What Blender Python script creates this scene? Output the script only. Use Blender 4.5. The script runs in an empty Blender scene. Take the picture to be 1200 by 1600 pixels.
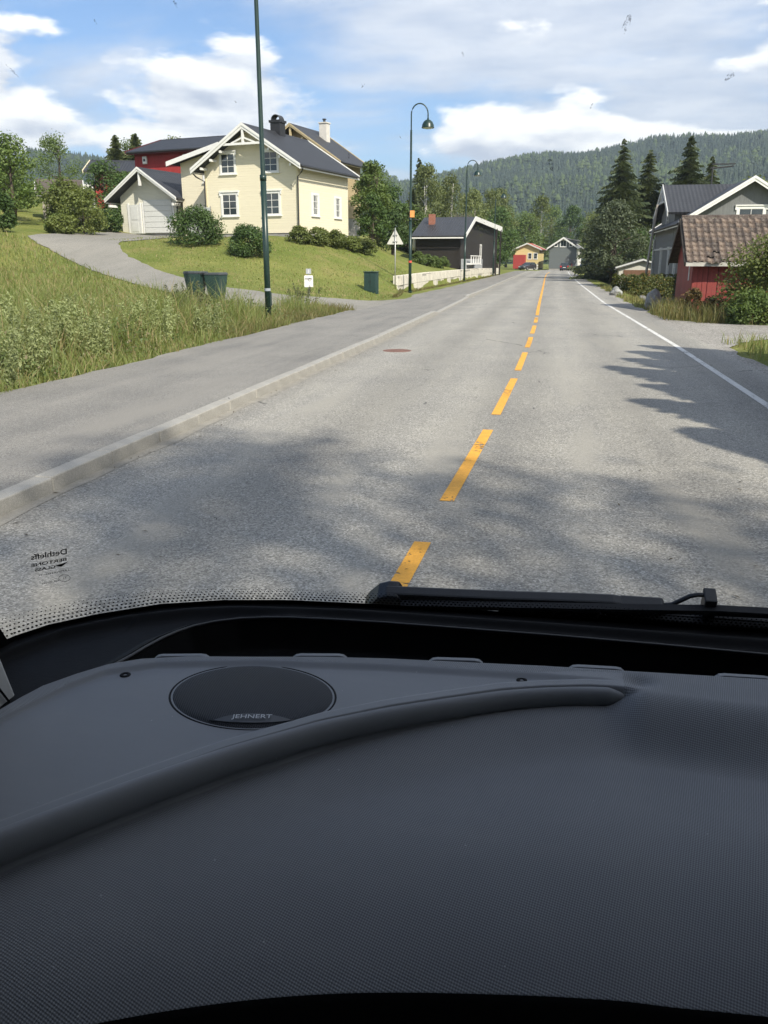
import bpy, bmesh, math, random
import numpy as np
from mathutils import Vector, Matrix

R = math.radians
S = bpy.context.scene
COL = S.collection
rng = np.random.default_rng(7)
random.seed(7)

# ---------------------------------------------------------------- camera
cam_d = bpy.data.cameras.new('camera')
cam = bpy.data.objects.new('camera', cam_d)
COL.objects.link(cam)
cam.location = (0, 0, 1.85)
cam.rotation_euler = (R(90 - 16.894), 0, R(11.3))
cam_d.sensor_fit = 'VERTICAL'
cam_d.sensor_height = 36
cam_d.lens = 1294 / 1600 * 36
cam_d.clip_start = 0.05
cam_d.clip_end = 20000
S.camera = cam

# ---------------------------------------------------------------- view
S.render.engine = 'CYCLES'
S.view_settings.view_transform = 'Standard'
S.view_settings.look = 'None'
S.view_settings.exposure = 0.75
S.view_settings.gamma = 1.0
S.cycles.max_bounces = 8
S.cycles.diffuse_bounces = 3
S.cycles.glossy_bounces = 3
S.cycles.transparent_max_bounces = 24
S.cycles.caustics_reflective = False
S.cycles.caustics_refractive = False
S.cycles.sample_clamp_indirect = 4.0

SUN_AZ, SUN_EL = 138.0, 41.0      # clockwise from +Y, above the horizon

# ---------------------------------------------------------------- world
W = bpy.data.worlds.new('World')
S.world = W
W.use_nodes = True
nt = W.node_tree
nt.nodes.clear()


class NT:
    """small node helper"""
    def __init__(s, tree):
        s.t = tree

    def n(s, kind, ins=None, **kw):
        nd = s.t.nodes.new(kind)
        for k, v in kw.items():
            setattr(nd, k, v)
        for k, v in (ins or {}).items():
            if isinstance(v, bpy.types.NodeSocket):
                s.t.links.new(v, nd.inputs[k])
            else:
                nd.inputs[k].default_value = v
        return nd

    def math(s, op, a, b=0.0, c=0.0, clamp=False):
        nd = s.t.nodes.new('ShaderNodeMath')
        nd.operation = op
        nd.use_clamp = clamp
        for i, v in enumerate((a, b, c)):
            if isinstance(v, bpy.types.NodeSocket):
                s.t.links.new(v, nd.inputs[i])
            else:
                nd.inputs[i].default_value = v
        return nd.outputs[0]

    def ramp(s, fac, stops, interp='LINEAR'):
        nd = s.t.nodes.new('ShaderNodeValToRGB')
        cr = nd.color_ramp
        cr.interpolation = interp
        while len(cr.elements) < len(stops):
            cr.elements.new(0.5)
        for e, (p, c) in zip(cr.elements, stops):
            e.position = p
            e.color = c if len(c) == 4 else (*c, 1)
        s.t.links.new(fac, nd.inputs[0])
        return nd.outputs[0]

    def mix(s, fac, a, b, mode='MIX', clamp=False):
        nd = s.t.nodes.new('ShaderNodeMix')
        nd.data_type = 'RGBA'
        nd.blend_type = mode
        nd.clamp_factor = True
        for i, v in ((0, fac), (6, a), (7, b)):
            if isinstance(v, bpy.types.NodeSocket):
                s.t.links.new(v, nd.inputs[i])
            else:
                nd.inputs[i].default_value = v if not isinstance(v, tuple) else ((*v, 1) if len(v) == 3 else v)
        return nd.outputs[2]

    def noise(s, vec, scale, detail=4, rough=0.55, out='Fac', dist=0.0):
        nd = s.n('ShaderNodeTexNoise', {'Scale': scale, 'Detail': detail, 'Roughness': rough, 'Distortion': dist})
        if vec is not None:
            s.t.links.new(vec, nd.inputs['Vector'])
        return nd.outputs[out]

    def mapping(s, vec, loc=(0, 0, 0), rot=(0, 0, 0), scale=(1, 1, 1)):
        return s.n('ShaderNodeMapping', {'Vector': vec, 'Location': loc, 'Rotation': rot, 'Scale': scale}).outputs[0]


def smooth(a, b, x):
    t = np.clip((x - a) / (b - a), 0, 1)
    return t * t * (3 - 2 * t)


w = NT(nt)
sky = w.n('ShaderNodeTexSky', sky_type='NISHITA', sun_disc=False)
sky.sun_elevation = R(SUN_EL)
sky.sun_rotation = R(SUN_AZ)
sky.altitude = 200
sky.air_density = 1.0
sky.dust_density = 0.6
sky.ozone_density = 2.2
co = w.n('ShaderNodeTexCoord').outputs['Generated']
sp = w.n('ShaderNodeSeparateXYZ', {0: co})
dx, dy, dz = sp.outputs
zc = w.math('MAXIMUM', dz, 0.0)
# high thin cloud: a flat layer seen in perspective
den = w.math('ADD', zc, 0.16)
pv = w.n('ShaderNodeCombineXYZ', {0: w.math('DIVIDE', dx, den), 1: w.math('DIVIDE', dy, den), 2: 0.0}).outputs[0]
pm = w.mapping(pv, loc=(2.35, 0.55, 0), rot=(0, 0, R(24)), scale=(0.75, 1.0, 1))
n1 = w.noise(pm, 1.15, 9, 0.56, dist=0.35)
# more cover towards +X, less towards -X
bias = w.math('MULTIPLY', dx, 0.17)
cov = w.math('ADD', n1, bias)
m_high = w.n('ShaderNodeMapRange', {'Value': cov, 'From Min': 0.34, 'From Max': 0.58}, interpolation_type='SMOOTHSTEP').outputs[0]
n1b = w.noise(w.mapping(pv, loc=(5, 3, 0), scale=(1.2, 1.9, 1)), 2.1, 7, 0.55)
c_high = w.mix(w.n('ShaderNodeMapRange', {'Value': n1b, 'From Min': 0.36, 'From Max': 0.62}).outputs[0], (4.1, 4.6, 5.6, 1), (6.2, 6.4, 6.9, 1))
# cumulus bank low over the horizon, laid out by bearing and elevation
az = w.math('ARCTAN2', dx, dy)
qv = w.n('ShaderNodeCombineXYZ', {0: w.math('MULTIPLY', az, 3.0), 1: w.math('MULTIPLY', zc, 8.0), 2: 0.0}).outputs[0]


def cum(dyoff):
    q = w.mapping(qv, loc=(4.62, 1.30 + dyoff, 0.0), scale=(1, 1.0, 1))
    return w.noise(q, 1.35, 8, 0.52, dist=0.12)


k0 = cum(0.0)
k1 = cum(0.13)
band = w.n('ShaderNodeMapRange', {'Value': zc, 'From Min': 0.17, 'From Max': 0.31, 'To Min': 0.075, 'To Max': -0.20}).outputs[0]
kc = w.math('ADD', k0, band)
m_cum = w.n('ShaderNodeMapRange', {'Value': kc, 'From Min': 0.50, 'From Max': 0.56}, interpolation_type='SMOOTHSTEP').outputs[0]
sh = w.math('MULTIPLY_ADD', w.math('SUBTRACT', k0, k1), 7.5, 0.62, clamp=True)
c_cum = w.mix(sh, (4.2, 4.6, 5.5, 1), (9.2, 9.1, 8.9, 1))
base = w.mix(1.0, sky.outputs[0], (0.72, 0.86, 1.02, 1), 'MULTIPLY')
col1 = w.mix(w.math('MULTIPLY', m_high, 0.88), base, c_high)
col2 = w.mix(w.math('MULTIPLY', m_cum, 0.97), col1, c_cum)
bg = w.n('ShaderNodeBackground', {'Color': col2, 'Strength': 0.10})
wo = w.n('ShaderNodeOutputWorld', {'Surface': bg.outputs[0]})

# ---------------------------------------------------------------- sun
sd = bpy.data.lights.new('sun', 'SUN')
sd.energy = 4.3
sd.angle = R(0.8)
sd.color = (1.0, 0.93, 0.81)
sun = bpy.data.objects.new('sun', sd)
COL.objects.link(sun)
sv = Vector((math.sin(R(SUN_AZ)) * math.cos(R(SUN_EL)), math.cos(R(SUN_AZ)) * math.cos(R(SUN_EL)), math.sin(R(SUN_EL))))
sun.rotation_euler = (-sv).to_track_quat('-Z', 'Y').to_euler()
sun.location = sv * 50


# ================================================================ helpers
def tag(o, label=None, cat=None, group=None, kind=None):
    if label:
        o['label'] = label
    if cat:
        o['category'] = cat
    if group:
        o['group'] = group
    if kind:
        o['kind'] = kind
    return o


def empty(name, loc=(0, 0, 0), rz=0.0, parent=None):
    o = bpy.data.objects.new(name, None)
    COL.objects.link(o)
    o.location = loc
    o.rotation_euler = (0, 0, rz)
    o.empty_display_size = 0.2
    o.parent = parent
    return o


def thing(name, label, cat, loc=(0, 0, 0), rz=0.0, group=None):
    return tag(empty(name, loc, rz), label, cat, group)


def link(name, me, parent=None, loc=None, rot=None):
    o = bpy.data.objects.new(name, me)
    COL.objects.link(o)
    o.parent = parent
    if loc is not None:
        o.location = loc
    if rot is not None:
        o.rotation_euler = rot
    return o


def np_mesh(name, V, F, mats, smooth_=False, mi=None):
    """V (n,3), F (m,k) arrays -> mesh, fast"""
    me = bpy.data.meshes.new(name)
    V = np.asarray(V, dtype=np.float32)
    F = np.asarray(F, dtype=np.int32)
    m, k = F.shape
    me.vertices.add(len(V))
    me.vertices.foreach_set('co', V.ravel())
    me.loops.add(m * k)
    me.loops.foreach_set('vertex_index', F.ravel())
    me.polygons.add(m)
    me.polygons.foreach_set('loop_start', np.arange(0, m * k, k, dtype=np.int32))
    try:
        me.polygons.foreach_set('loop_total', np.full(m, k, dtype=np.int32))
    except Exception:
        pass
    if mi is not None:
        me.polygons.foreach_set('material_index', np.asarray(mi, dtype=np.int32))
    if smooth_:
        me.polygons.foreach_set('use_smooth', np.ones(m, dtype=bool))
    for q in (mats if isinstance(mats, (list, tuple)) else [mats]):
        me.materials.append(q)
    me.update(calc_edges=True)
    me.validate()
    return me


class MB:
    """collects shapes for ONE mesh object"""
    def __init__(s):
        s.v = []
        s.f = []
        s.m = []

    def add(s, vs, fs, m=0):
        o = len(s.v)
        s.v += [tuple(p) for p in vs]
        s.f += [tuple(i + o for i in f) for f in fs]
        s.m += [m] * len(fs)
        return s

    def box(s, a, b, m=0):
        (x0, y0, z0), (x1, y1, z1) = a, b
        vs = [(x0, y0, z0), (x1, y0, z0), (x1, y1, z0), (x0, y1, z0), (x0, y0, z1), (x1, y0, z1), (x1, y1, z1), (x0, y1, z1)]
        return s.add(vs, [(0, 3, 2, 1), (4, 5, 6, 7), (0, 1, 5, 4), (1, 2, 6, 5), (2, 3, 7, 6), (3, 0, 4, 7)], m)

    def hexa(s, vs, m=0):
        return s.add(vs, [(0, 3, 2, 1), (4, 5, 6, 7), (0, 1, 5, 4), (1, 2, 6, 5), (2, 3, 7, 6), (3, 0, 4, 7)], m)

    def beam(s, p, q, w, h, up=(0, 0, 1), m=0):
        """rectangular bar from p to q: w across, h along up"""
        p, q = Vector(p), Vector(q)
        d = (q - p).normalized()
        u = Vector(up)
        sdir = d.cross(u).normalized() * (w / 2)
        uu = sdir.cross(d).normalized() * (h / 2)
        vs = [p - sdir - uu, p + sdir - uu, q + sdir - uu, q - sdir - uu, p - sdir + uu, p + sdir + uu, q + sdir + uu, q - sdir + uu]
        return s.hexa(vs, m)

    def tube(s, pts, rad, n=8, cap=True, m=0):
        pts = [Vector(p) for p in pts]
        if not hasattr(rad, '__len__'):
            rad = [rad] * len(pts)
        rings = []
        for i, p in enumerate(pts):
            d = (pts[min(i + 1, len(pts) - 1)] - pts[max(i - 1, 0)]).normalized()
            a = Vector((0, 0, 1)) if abs(d.z) < 0.9 else Vector((1, 0, 0))
            e1 = d.cross(a).normalized()
            e2 = d.cross(e1).normalized()
            rings.append([p + (e1 * math.cos(2 * math.pi * k / n) + e2 * math.sin(2 * math.pi * k / n)) * rad[i] for k in range(n)])
        vs = [p for r in rings for p in r]
        fs = []
        for i in range(len(pts) - 1):
            for k in range(n):
                fs.append((i * n + k, i * n + (k + 1) % n, (i + 1) * n + (k + 1) % n, (i + 1) * n + k))
        if cap:
            fs.append(tuple(range(n))[::-1])
            fs.append(tuple((len(pts) - 1) * n + k for k in range(n)))
        return s.add(vs, fs, m)

    def lathe(s, prof, c=(0, 0, 0), n=16, m=0, axis='Z'):
        vs = []
        for r, z in prof:
            for k in range(n):
                a = 2 * math.pi * k / n
                p = (r * math.cos(a), r * math.sin(a), z)
                if axis == 'Y':
                    p = (p[0], p[2], p[1])
                if axis == 'X':
                    p = (p[2], p[0], p[1])
                vs.append((c[0] + p[0], c[1] + p[1], c[2] + p[2]))
        fs = []
        for i in range(len(prof) - 1):
            for k in range(n):
                fs.append((i * n + k, i * n + (k + 1) % n, (i + 1) * n + (k + 1) % n, (i + 1) * n + k))
        return s.add(vs, fs, m)

    def prism(s, poly, a, b, axis='Y', m=0):
        """polygon (2D) extruded from a to b along axis"""
        n = len(poly)

        def P(u, v, t):
            return (u, t, v) if axis == 'Y' else ((t, u, v) if axis == 'X' else (u, v, t))
        vs = [P(u, v, a) for u, v in poly] + [P(u, v, b) for u, v in poly]
        fs = [tuple(range(n)), tuple(range(2 * n - 1, n - 1, -1))]
        fs += [(i, n + i, n + (i + 1) % n, (i + 1) % n) for i in range(n)]
        return s.add(vs, fs, m)

    def mesh(s, name, mats, smooth_=False, recalc=True):
        me = bpy.data.meshes.new(name)
        me.from_pydata(s.v, [], s.f)
        mats = mats if isinstance(mats, (list, tuple)) else [mats]
        for q in mats:
            me.materials.append(q)
        if len(mats) > 1:
            me.polygons.foreach_set('material_index', s.m)
        if recalc:
            bm = bmesh.new()
            bm.from_mesh(me)
            bmesh.ops.recalc_face_normals(bm, faces=bm.faces)
            bm.to_mesh(me)
            bm.free()
        if smooth_:
            me.polygons.foreach_set('use_smooth', [True] * len(me.polygons))
        me.update()
        return me

    def build(s, name, mats, parent=None, smooth_=False, loc=None, rot=None, bevel=0.0):
        o = link(name, s.mesh(name, mats, smooth_), parent, loc, rot)
        if bevel:
            b = o.modifiers.new('bevel', 'BEVEL')
            b.width = bevel
            b.segments = 2
            b.limit_method = 'ANGLE'
            b.angle_limit = R(40)
        return o


# ================================================================ materials
MATS = {}


def mat(name, col, rough=0.6, spec=0.5, metal=0.0, var=0.0, vscale=6.0, bump=0.0, bscale=40.0, col2=None, alpha=None, coat=0.0, stretch=(1, 1, 1), var2=0.0, v2scale=60.0):
    """plain procedural material with colour mottling and fine relief"""
    if name in MATS:
        return MATS[name]
    m = bpy.data.materials.new(name)
    m.use_nodes = True
    t = NT(m.node_tree)
    b = m.node_tree.nodes['Principled BSDF']
    b.inputs['Roughness'].default_value = rough
    b.inputs['Specular IOR Level'].default_value = spec
    b.inputs['Metallic'].default_value = metal
    b.inputs['Coat Weight'].default_value = coat
    b.inputs['Base Color'].default_value = (*col, 1)
    co = t.n('ShaderNodeTexCoord').outputs['Object']
    cs = t.mapping(co, scale=stretch)
    if var > 0 or col2:
        nz = t.noise(cs, vscale, 6, 0.6)
        f = t.n('ShaderNodeMapRange', {'Value': nz, 'From Min': 0.32, 'From Max': 0.68}).outputs[0]
        dark = tuple(c * (1 - var) for c in col)
        lite = col2 if col2 else tuple(min(c * (1 + var), 1) for c in col)
        c = t.mix(f, dark, lite)
        if var2 > 0:
            n2 = t.noise(cs, v2scale, 3, 0.6)
            g = t.n('ShaderNodeMapRange', {'Value': n2, 'From Min': 0.3, 'From Max': 0.7, 'To Min': 1 - var2, 'To Max': 1 + var2}).outputs[0]
            c = t.mix(1.0, c, t.n('ShaderNodeCombineXYZ', {0: g, 1: g, 2: g}).outputs[0], 'MULTIPLY')
        m.node_tree.links.new(c, b.inputs['Base Color'])
    if bump > 0:
        nb = t.noise(cs, bscale, 5, 0.6)
        bp = t.n('ShaderNodeBump', {'Height': nb, 'Strength': 0.6, 'Distance': bump})
        m.node_tree.links.new(bp.outputs[0], b.inputs['Normal'])
    MATS[name] = m
    return m


def leaf_mat(name, dark, light, trans=0.35, rough=0.55, hue=None, ns=0.9, nw=0.4):
    if name in MATS:
        return MATS[name]
    m = bpy.data.materials.new(name)
    m.use_nodes = True
    t = NT(m.node_tree)
    b = m.node_tree.nodes['Principled BSDF']
    rp = t.n('ShaderNodeNewGeometry').outputs['Random Per Island']
    oi = t.n('ShaderNodeObjectInfo').outputs['Random']
    co = t.n('ShaderNodeTexCoord').outputs['Object']
    nz = t.noise(co, ns, 4, 0.6)
    f = t.math('ADD', t.math('MULTIPLY', rp, 1 - nw), t.math('MULTIPLY', t.n('ShaderNodeMapRange', {'Value': nz, 'From Min': 0.3, 'From Max': 0.7}).outputs[0], nw))
    c = t.mix(f, dark, light)
    if hue:
        c = t.mix(t.math('GREATER_THAN', rp, 1 - hue[0]), c, hue[1])
    ov = t.n('ShaderNodeMapRange', {'Value': oi, 'To Min': 0.82, 'To Max': 1.15}).outputs[0]
    c = t.mix(1.0, c, t.n('ShaderNodeCombineXYZ', {0: ov, 1: ov, 2: ov}).outputs[0], 'MULTIPLY')
    b.inputs['Roughness'].default_value = rough
    b.inputs['Specular IOR Level'].default_value = 0.35
    m.node_tree.links.new(c, b.inputs['Base Color'])
    tr = t.n('ShaderNodeBsdfTranslucent', {'Color': t.mix(1.0, c, (1.25, 1.2, 0.55, 1), 'MULTIPLY')})
    mx = t.n('ShaderNodeMixShader', {0: trans, 1: b.outputs[0], 2: tr.outputs[0]})
    m.node_tree.links.new(mx.outputs[0], m.node_tree.nodes['Material Output'].inputs[0])
    MATS[name] = m
    return m


def clad_mat(name, col, pitch=0.16, vertical=False, var=0.06, depth=0.012, rough=0.65, dirt=0.0, axis=None):
    """painted timber cladding: board joints as fine relief"""
    if name in MATS:
        return MATS[name]
    m = bpy.data.materials.new(name)
    m.use_nodes = True
    t = NT(m.node_tree)
    b = m.node_tree.nodes['Principled BSDF']
    co = t.n('ShaderNodeTexCoord').outputs['Object']
    s = t.n('ShaderNodeSeparateXYZ', {0: co})
    u = t.math('ADD', s.outputs[0], s.outputs[1]) if vertical else s.outputs[2]
    fr = t.math('FRACT', t.math('DIVIDE', u, pitch))
    idx = t.math('FLOOR', t.math('DIVIDE', u, pitch))
    wn = t.n('ShaderNodeTexWhiteNoise', {'W': idx}, noise_dimensions='1D').outputs[0]
    st = t.mapping(co, scale=(6, 6, 0.7) if vertical else (0.7, 0.7, 9))
    nz = t.noise(st, 3.0, 5, 0.6)
    g = t.math('ADD', t.math('MULTIPLY', wn, var), t.n('ShaderNodeMapRange', {'Value': nz, 'From Min': 0.3, 'From Max': 0.7, 'To Min': 1 - var * 1.6, 'To Max': 1 + var * 0.5}).outputs[0])
    c = t.mix(1.0, (*col, 1), t.n('ShaderNodeCombineXYZ', {0: g, 1: g, 2: g}).outputs[0], 'MULTIPLY')
    if dirt > 0:
        dn = t.noise(co, 1.6, 6, 0.65)
        c = t.mix(t.n('ShaderNodeMapRange', {'Value': dn, 'From Min': 0.55, 'From Max': 0.75, 'To Max': dirt}).outputs[0], c, (0.24, 0.22, 0.19, 1))
    m.node_tree.links.new(c, b.inputs['Base Color'])
    b.inputs['Roughness'].default_value = rough
    b.inputs['Specular IOR Level'].default_value = 0.3
    hgt = t.math('MINIMUM', t.math('MULTIPLY', fr, 8.0), 1.0) if vertical else t.math('POWER', t.math('SUBTRACT', 1.0, fr), 0.7)
    bp = t.n('ShaderNodeBump', {'Height': hgt, 'Strength': 0.8, 'Distance': depth})
    m.node_tree.links.new(bp.outputs[0], b.inputs['Normal'])
    MATS[name] = m
    return m


def tile_mat(name, col, pu=0.3, pv=0.34, depth=0.03, rough=0.5, var=0.12):
    """small interlocking roof tiles, too far away to be told apart (u = local x, v = local y of the slope)"""
    if name in MATS:
        return MATS[name]
    m = bpy.data.materials.new(name)
    m.use_nodes = True
    t = NT(m.node_tree)
    b = m.node_tree.nodes['Principled BSDF']
    co = t.n('ShaderNodeTexCoord').outputs['UV']
    s = t.n('ShaderNodeSeparateXYZ', {0: co})
    u = t.math('DIVIDE', s.outputs[0], pu)
    v = t.math('DIVIDE', s.outputs[1], pv)
    hu = t.math('SINE', t.math('MULTIPLY', u, 2 * math.pi))
    hv = t.math('FRACT', v)
    hgt = t.math('ADD', t.math('MULTIPLY', hu, 0.35), t.math('MULTIPLY', t.math('SUBTRACT', 1.0, hv), 0.65))
    wn = t.n('ShaderNodeTexWhiteNoise', {'Vector': t.n('ShaderNodeCombineXYZ', {0: t.math('FLOOR', u), 1: t.math('FLOOR', v), 2: 0.0}).outputs[0]}, noise_dimensions='3D').outputs[0]
    nz = t.noise(co, 0.8, 6, 0.65)
    g = t.math('ADD', t.math('MULTIPLY', wn, var), t.n('ShaderNodeMapRange', {'Value': nz, 'From Min': 0.3, 'From Max': 0.7, 'To Min': 1 - var * 2, 'To Max': 1 + var}).outputs[0])
    c = t.mix(1.0, (*col, 1), t.n('ShaderNodeCombineXYZ', {0: g, 1: g, 2: g}).outputs[0], 'MULTIPLY')
    m.node_tree.links.new(c, b.inputs['Base Color'])
    b.inputs['Roughness'].default_value = rough
    b.inputs['Specular IOR Level'].default_value = 0.35
    bp = t.n('ShaderNodeBump', {'Height': hgt, 'Strength': 1.0, 'Distance': depth})
    m.node_tree.links.new(bp.outputs[0], b.inputs['Normal'])
    MATS[name] = m
    return m


def asphalt_mat(name, base, dark, stone, scale=95.0, patches=True, bump=0.006, contrast=1.0, tracks=False):
    if name in MATS:
        return MATS[name]
    m = bpy.data.materials.new(name)
    m.use_nodes = True
    t = NT(m.node_tree)
    b = m.node_tree.nodes['Principled BSDF']
    co = t.n('ShaderNodeTexCoord').outputs['Object']
    vo = t.n('ShaderNodeTexVoronoi', {'Vector': co, 'Scale': scale, 'Randomness': 1.0}, feature='F1')
    cellv = t.n('ShaderNodeSeparateColor', {0: vo.outputs['Color']})
    big = t.noise(co, 0.55, 6, 0.62)
    lng = t.noise(t.mapping(co, scale=(2.4, 0.16, 1)), 1.0, 5, 0.6)
    f = t.math('ADD', t.math('MULTIPLY', big, 0.55), t.math('MULTIPLY', lng, 0.45))
    f = t.n('ShaderNodeMapRange', {'Value': f, 'From Min': 0.36, 'From Max': 0.64}).outputs[0]
    c = t.mix(f, dark, base)
    # single stones in the binder, some pale some nearly black
    cs = t.n('ShaderNodeMapRange', {'Value': cellv.outputs[0], 'From Min': 0.0, 'From Max': 1.0, 'To Min': 1 - 0.5 * contrast, 'To Max': 1 + 0.5 * contrast}).outputs[0]
    c = t.mix(1.0, c, t.n('ShaderNodeCombineXYZ', {0: cs, 1: cs, 2: cs}).outputs[0], 'MULTIPLY')
    c = t.mix(t.math('MULTIPLY', t.math('GREATER_THAN', cellv.outputs[1], 0.90), 0.75 * contrast), c, stone)
    # worn smooth, dusty streaks where stones do not show
    if patches:
        st = t.noise(t.mapping(co, loc=(3.3, 1.7, 0), scale=(1.7, 0.22, 1)), 0.9, 5, 0.55)
        sm = t.n('ShaderNodeMapRange', {'Value': st, 'From Min': 0.52, 'From Max': 0.66, 'To Max': 0.8}).outputs[0]
        c = t.mix(sm, c, tuple(min(1, q * 1.0) for q in base))
    if tracks:
        # polished wheel tracks, darker oily lane middles, dark spots and hairline cracks
        sx = t.n('ShaderNodeSeparateXYZ', {0: co})
        wob = t.math('MULTIPLY', t.math('SUBTRACT', t.noise(t.mapping(co, scale=(0.2, 0.06, 1)), 1.0, 3, 0.5), 0.5), 1.1)
        xx = t.math('ADD', sx.outputs[0], wob)
        wv = t.math('COSINE', t.math('MULTIPLY', t.math('SUBTRACT', xx, 0.30), 2 * math.pi / 1.72))
        amp = t.n('ShaderNodeMapRange', {'Value': t.noise(t.mapping(co, scale=(0.6, 0.1, 1)), 1.0, 4, 0.6), 'From Min': 0.3, 'From Max': 0.7, 'To Min': 0.03, 'To Max': 0.15}).outputs[0]
        g = t.math('ADD', t.math('MULTIPLY', wv, amp), 1.0)
        c = t.mix(1.0, c, t.n('ShaderNodeCombineXYZ', {0: g, 1: g, 2: g}).outputs[0], 'MULTIPLY')
        sn = t.noise(co, 5.5, 4, 0.6)
        c = t.mix(t.n('ShaderNodeMapRange', {'Value': sn, 'From Min': 0.69, 'From Max': 0.75, 'To Max': 0.55}).outputs[0], c, (0.07, 0.07, 0.07, 1))
        cv = t.n('ShaderNodeTexVoronoi', {'Vector': t.mix(0.12, t.mapping(co, scale=(1.0, 0.45, 1)), t.noise(co, 2.5, 4, 0.6, 'Color')), 'Scale': 0.42}, feature='DISTANCE_TO_EDGE').outputs[0]
        ck = t.math('MULTIPLY', t.math('LESS_THAN', cv, 0.0035), t.math('GREATER_THAN', t.noise(co, 0.35, 2, 0.5), 0.60))
        c = t.mix(t.math('MULTIPLY', ck, 0.7), c, (0.06, 0.058, 0.055, 1))
    m.node_tree.links.new(c, b.inputs['Base Color'])
    b.inputs['Roughness'].default_value = 0.82
    b.inputs['Specular IOR Level'].default_value = 0.35
    hn = t.math('SUBTRACT', 1.0, vo.outputs['Distance'])
    hg = t.math('ADD', hn, t.math('MULTIPLY', t.noise(co, 30, 3, 0.6), 0.6))
    bp = t.n('ShaderNodeBump', {'Height': hg, 'Strength': 0.55, 'Distance': bump})
    m.node_tree.links.new(bp.outputs[0], b.inputs['Normal'])
    MATS[name] = m
    return m


def grass_mat(name='grass_turf'):
    if name in MATS:
        return MATS[name]
    m = bpy.data.materials.new(name)
    m.use_nodes = True
    t = NT(m.node_tree)
    b = m.node_tree.nodes['Principled BSDF']
    co = t.n('ShaderNodeTexCoord').outputs['Object']
    a = t.n('ShaderNodeMapRange', {'Value': t.noise(co, 0.28, 6, 0.6), 'From Min': 0.36, 'From Max': 0.64}).outputs[0]
    c = t.mix(a, (0.142, 0.178, 0.040), (0.230, 0.238, 0.070))
    dry = t.n('ShaderNodeMapRange', {'Value': t.noise(co, 0.42, 7, 0.68), 'From Min': 0.52, 'From Max': 0.70, 'To Max': 0.75}).outputs[0]
    c = t.mix(dry, c, (0.27, 0.225, 0.095))
    fine = t.n('ShaderNodeMapRange', {'Value': t.noise(co, 9.0, 4, 0.7), 'From Min': 0.25, 'From Max': 0.75, 'To Min': 0.62, 'To Max': 1.38}).outputs[0]
    c = t.mix(1.0, c, t.n('ShaderNodeCombineXYZ', {0: fine, 1: fine, 2: fine}).outputs[0], 'MULTIPLY')
    m.node_tree.links.new(c, b.inputs['Base Color'])
    b.inputs['Roughness'].default_value = 0.9
    b.inputs['Specular IOR Level'].default_value = 0.1
    bp = t.n('ShaderNodeBump', {'Height': t.noise(co, 14.0, 5, 0.75), 'Strength': 0.9, 'Distance': 0.10})
    m.node_tree.links.new(bp.outputs[0], b.inputs['Normal'])
    MATS[name] = m
    return m


def glass_mat(name, tint=(1, 1, 1), ior=1.45, rough=0.0, gloss=1.0, dust=0.0):
    """thin pane: clear with a Fresnel reflection"""
    if name in MATS:
        return MATS[name]
    m = bpy.data.materials.new(name)
    m.use_nodes = True
    t = NT(m.node_tree)
    m.node_tree.nodes.remove(m.node_tree.nodes['Principled BSDF'])
    fr = t.n('ShaderNodeFresnel', {'IOR': ior}).outputs[0]
    tr = t.n('ShaderNodeBsdfTransparent', {'Color': (*tint, 1)})
    gl = t.n('ShaderNodeBsdfGlossy', {'Roughness': rough, 'Color': (gloss, gloss, gloss, 1)})
    mx = t.n('ShaderNodeMixShader', {0: fr, 1: tr.outputs[0], 2: gl.outputs[0]})
    if dust > 0:
        co = t.n('ShaderNodeTexCoord').outputs['Object']
        dn = t.math('ADD', t.math('MULTIPLY', t.noise(co, 4, 5, 0.65), 0.7), t.math('MULTIPLY', t.noise(co, 120, 3, 0.7), 0.3))
        df = t.n('ShaderNodeMapRange', {'Value': dn, 'From Min': 0.35, 'From Max': 0.7, 'To Min': dust * 0.2, 'To Max': dust}).outputs[0]
        dd = t.n('ShaderNodeBsdfDiffuse', {'Color': (0.55, 0.54, 0.51, 1)})
        mx = t.n('ShaderNodeMixShader', {0: df, 1: mx.outputs[0], 2: dd.outputs[0]})
    m.node_tree.links.new(mx.outputs[0], m.node_tree.nodes['Material Output'].inputs[0])
    MATS[name] = m
    return m


M_ASPH = asphalt_mat('asphalt_road', (0.292, 0.276, 0.240), (0.215, 0.206, 0.187), (0.50, 0.48, 0.44), 85.0, True, 0.005, 0.85, True)
M_WALK = asphalt_mat('asphalt_walk', (0.240, 0.226, 0.202), (0.158, 0.151, 0.139), (0.36, 0.35, 0.33), 120.0, True, 0.003, 0.8)
M_DRIVE = asphalt_mat('asphalt_drive', (0.25, 0.235, 0.205), (0.20, 0.19, 0.165), (0.36, 0.34, 0.31), 60.0, True, 0.004, 0.6)
M_GRAVEL = asphalt_mat('gravel', (0.30, 0.28, 0.25), (0.21, 0.195, 0.17), (0.46, 0.44, 0.41), 38.0, False, 0.012, 1.0)
M_GRASS = grass_mat()
M_KERB = mat('granite_kerb', (0.33, 0.315, 0.285), 0.8, 0.3, var=0.14, vscale=3.0, bump=0.006, bscale=60, var2=0.18, v2scale=90)
M_YEL = mat('yellow_paint', (0.80, 0.38, 0.035), 0.7, 0.3, var=0.10, vscale=9, bump=0.003, bscale=90, var2=0.10)
M_WHT = mat('white_paint', (0.62, 0.61, 0.58), 0.7, 0.3, var=0.12, vscale=7, bump=0.003, bscale=90, var2=0.08)
M_TRIM = mat('white_trim', (0.74, 0.73, 0.70), 0.5, 0.4, var=0.05, vscale=3)
M_GLASSD = mat('window_glass', (0.035, 0.045, 0.05), 0.05, 0.7, var=0.3, vscale=1.5)
M_POLE = mat('green_pole', (0.012, 0.032, 0.026), 0.35, 0.5, var=0.15, vscale=8)
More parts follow.
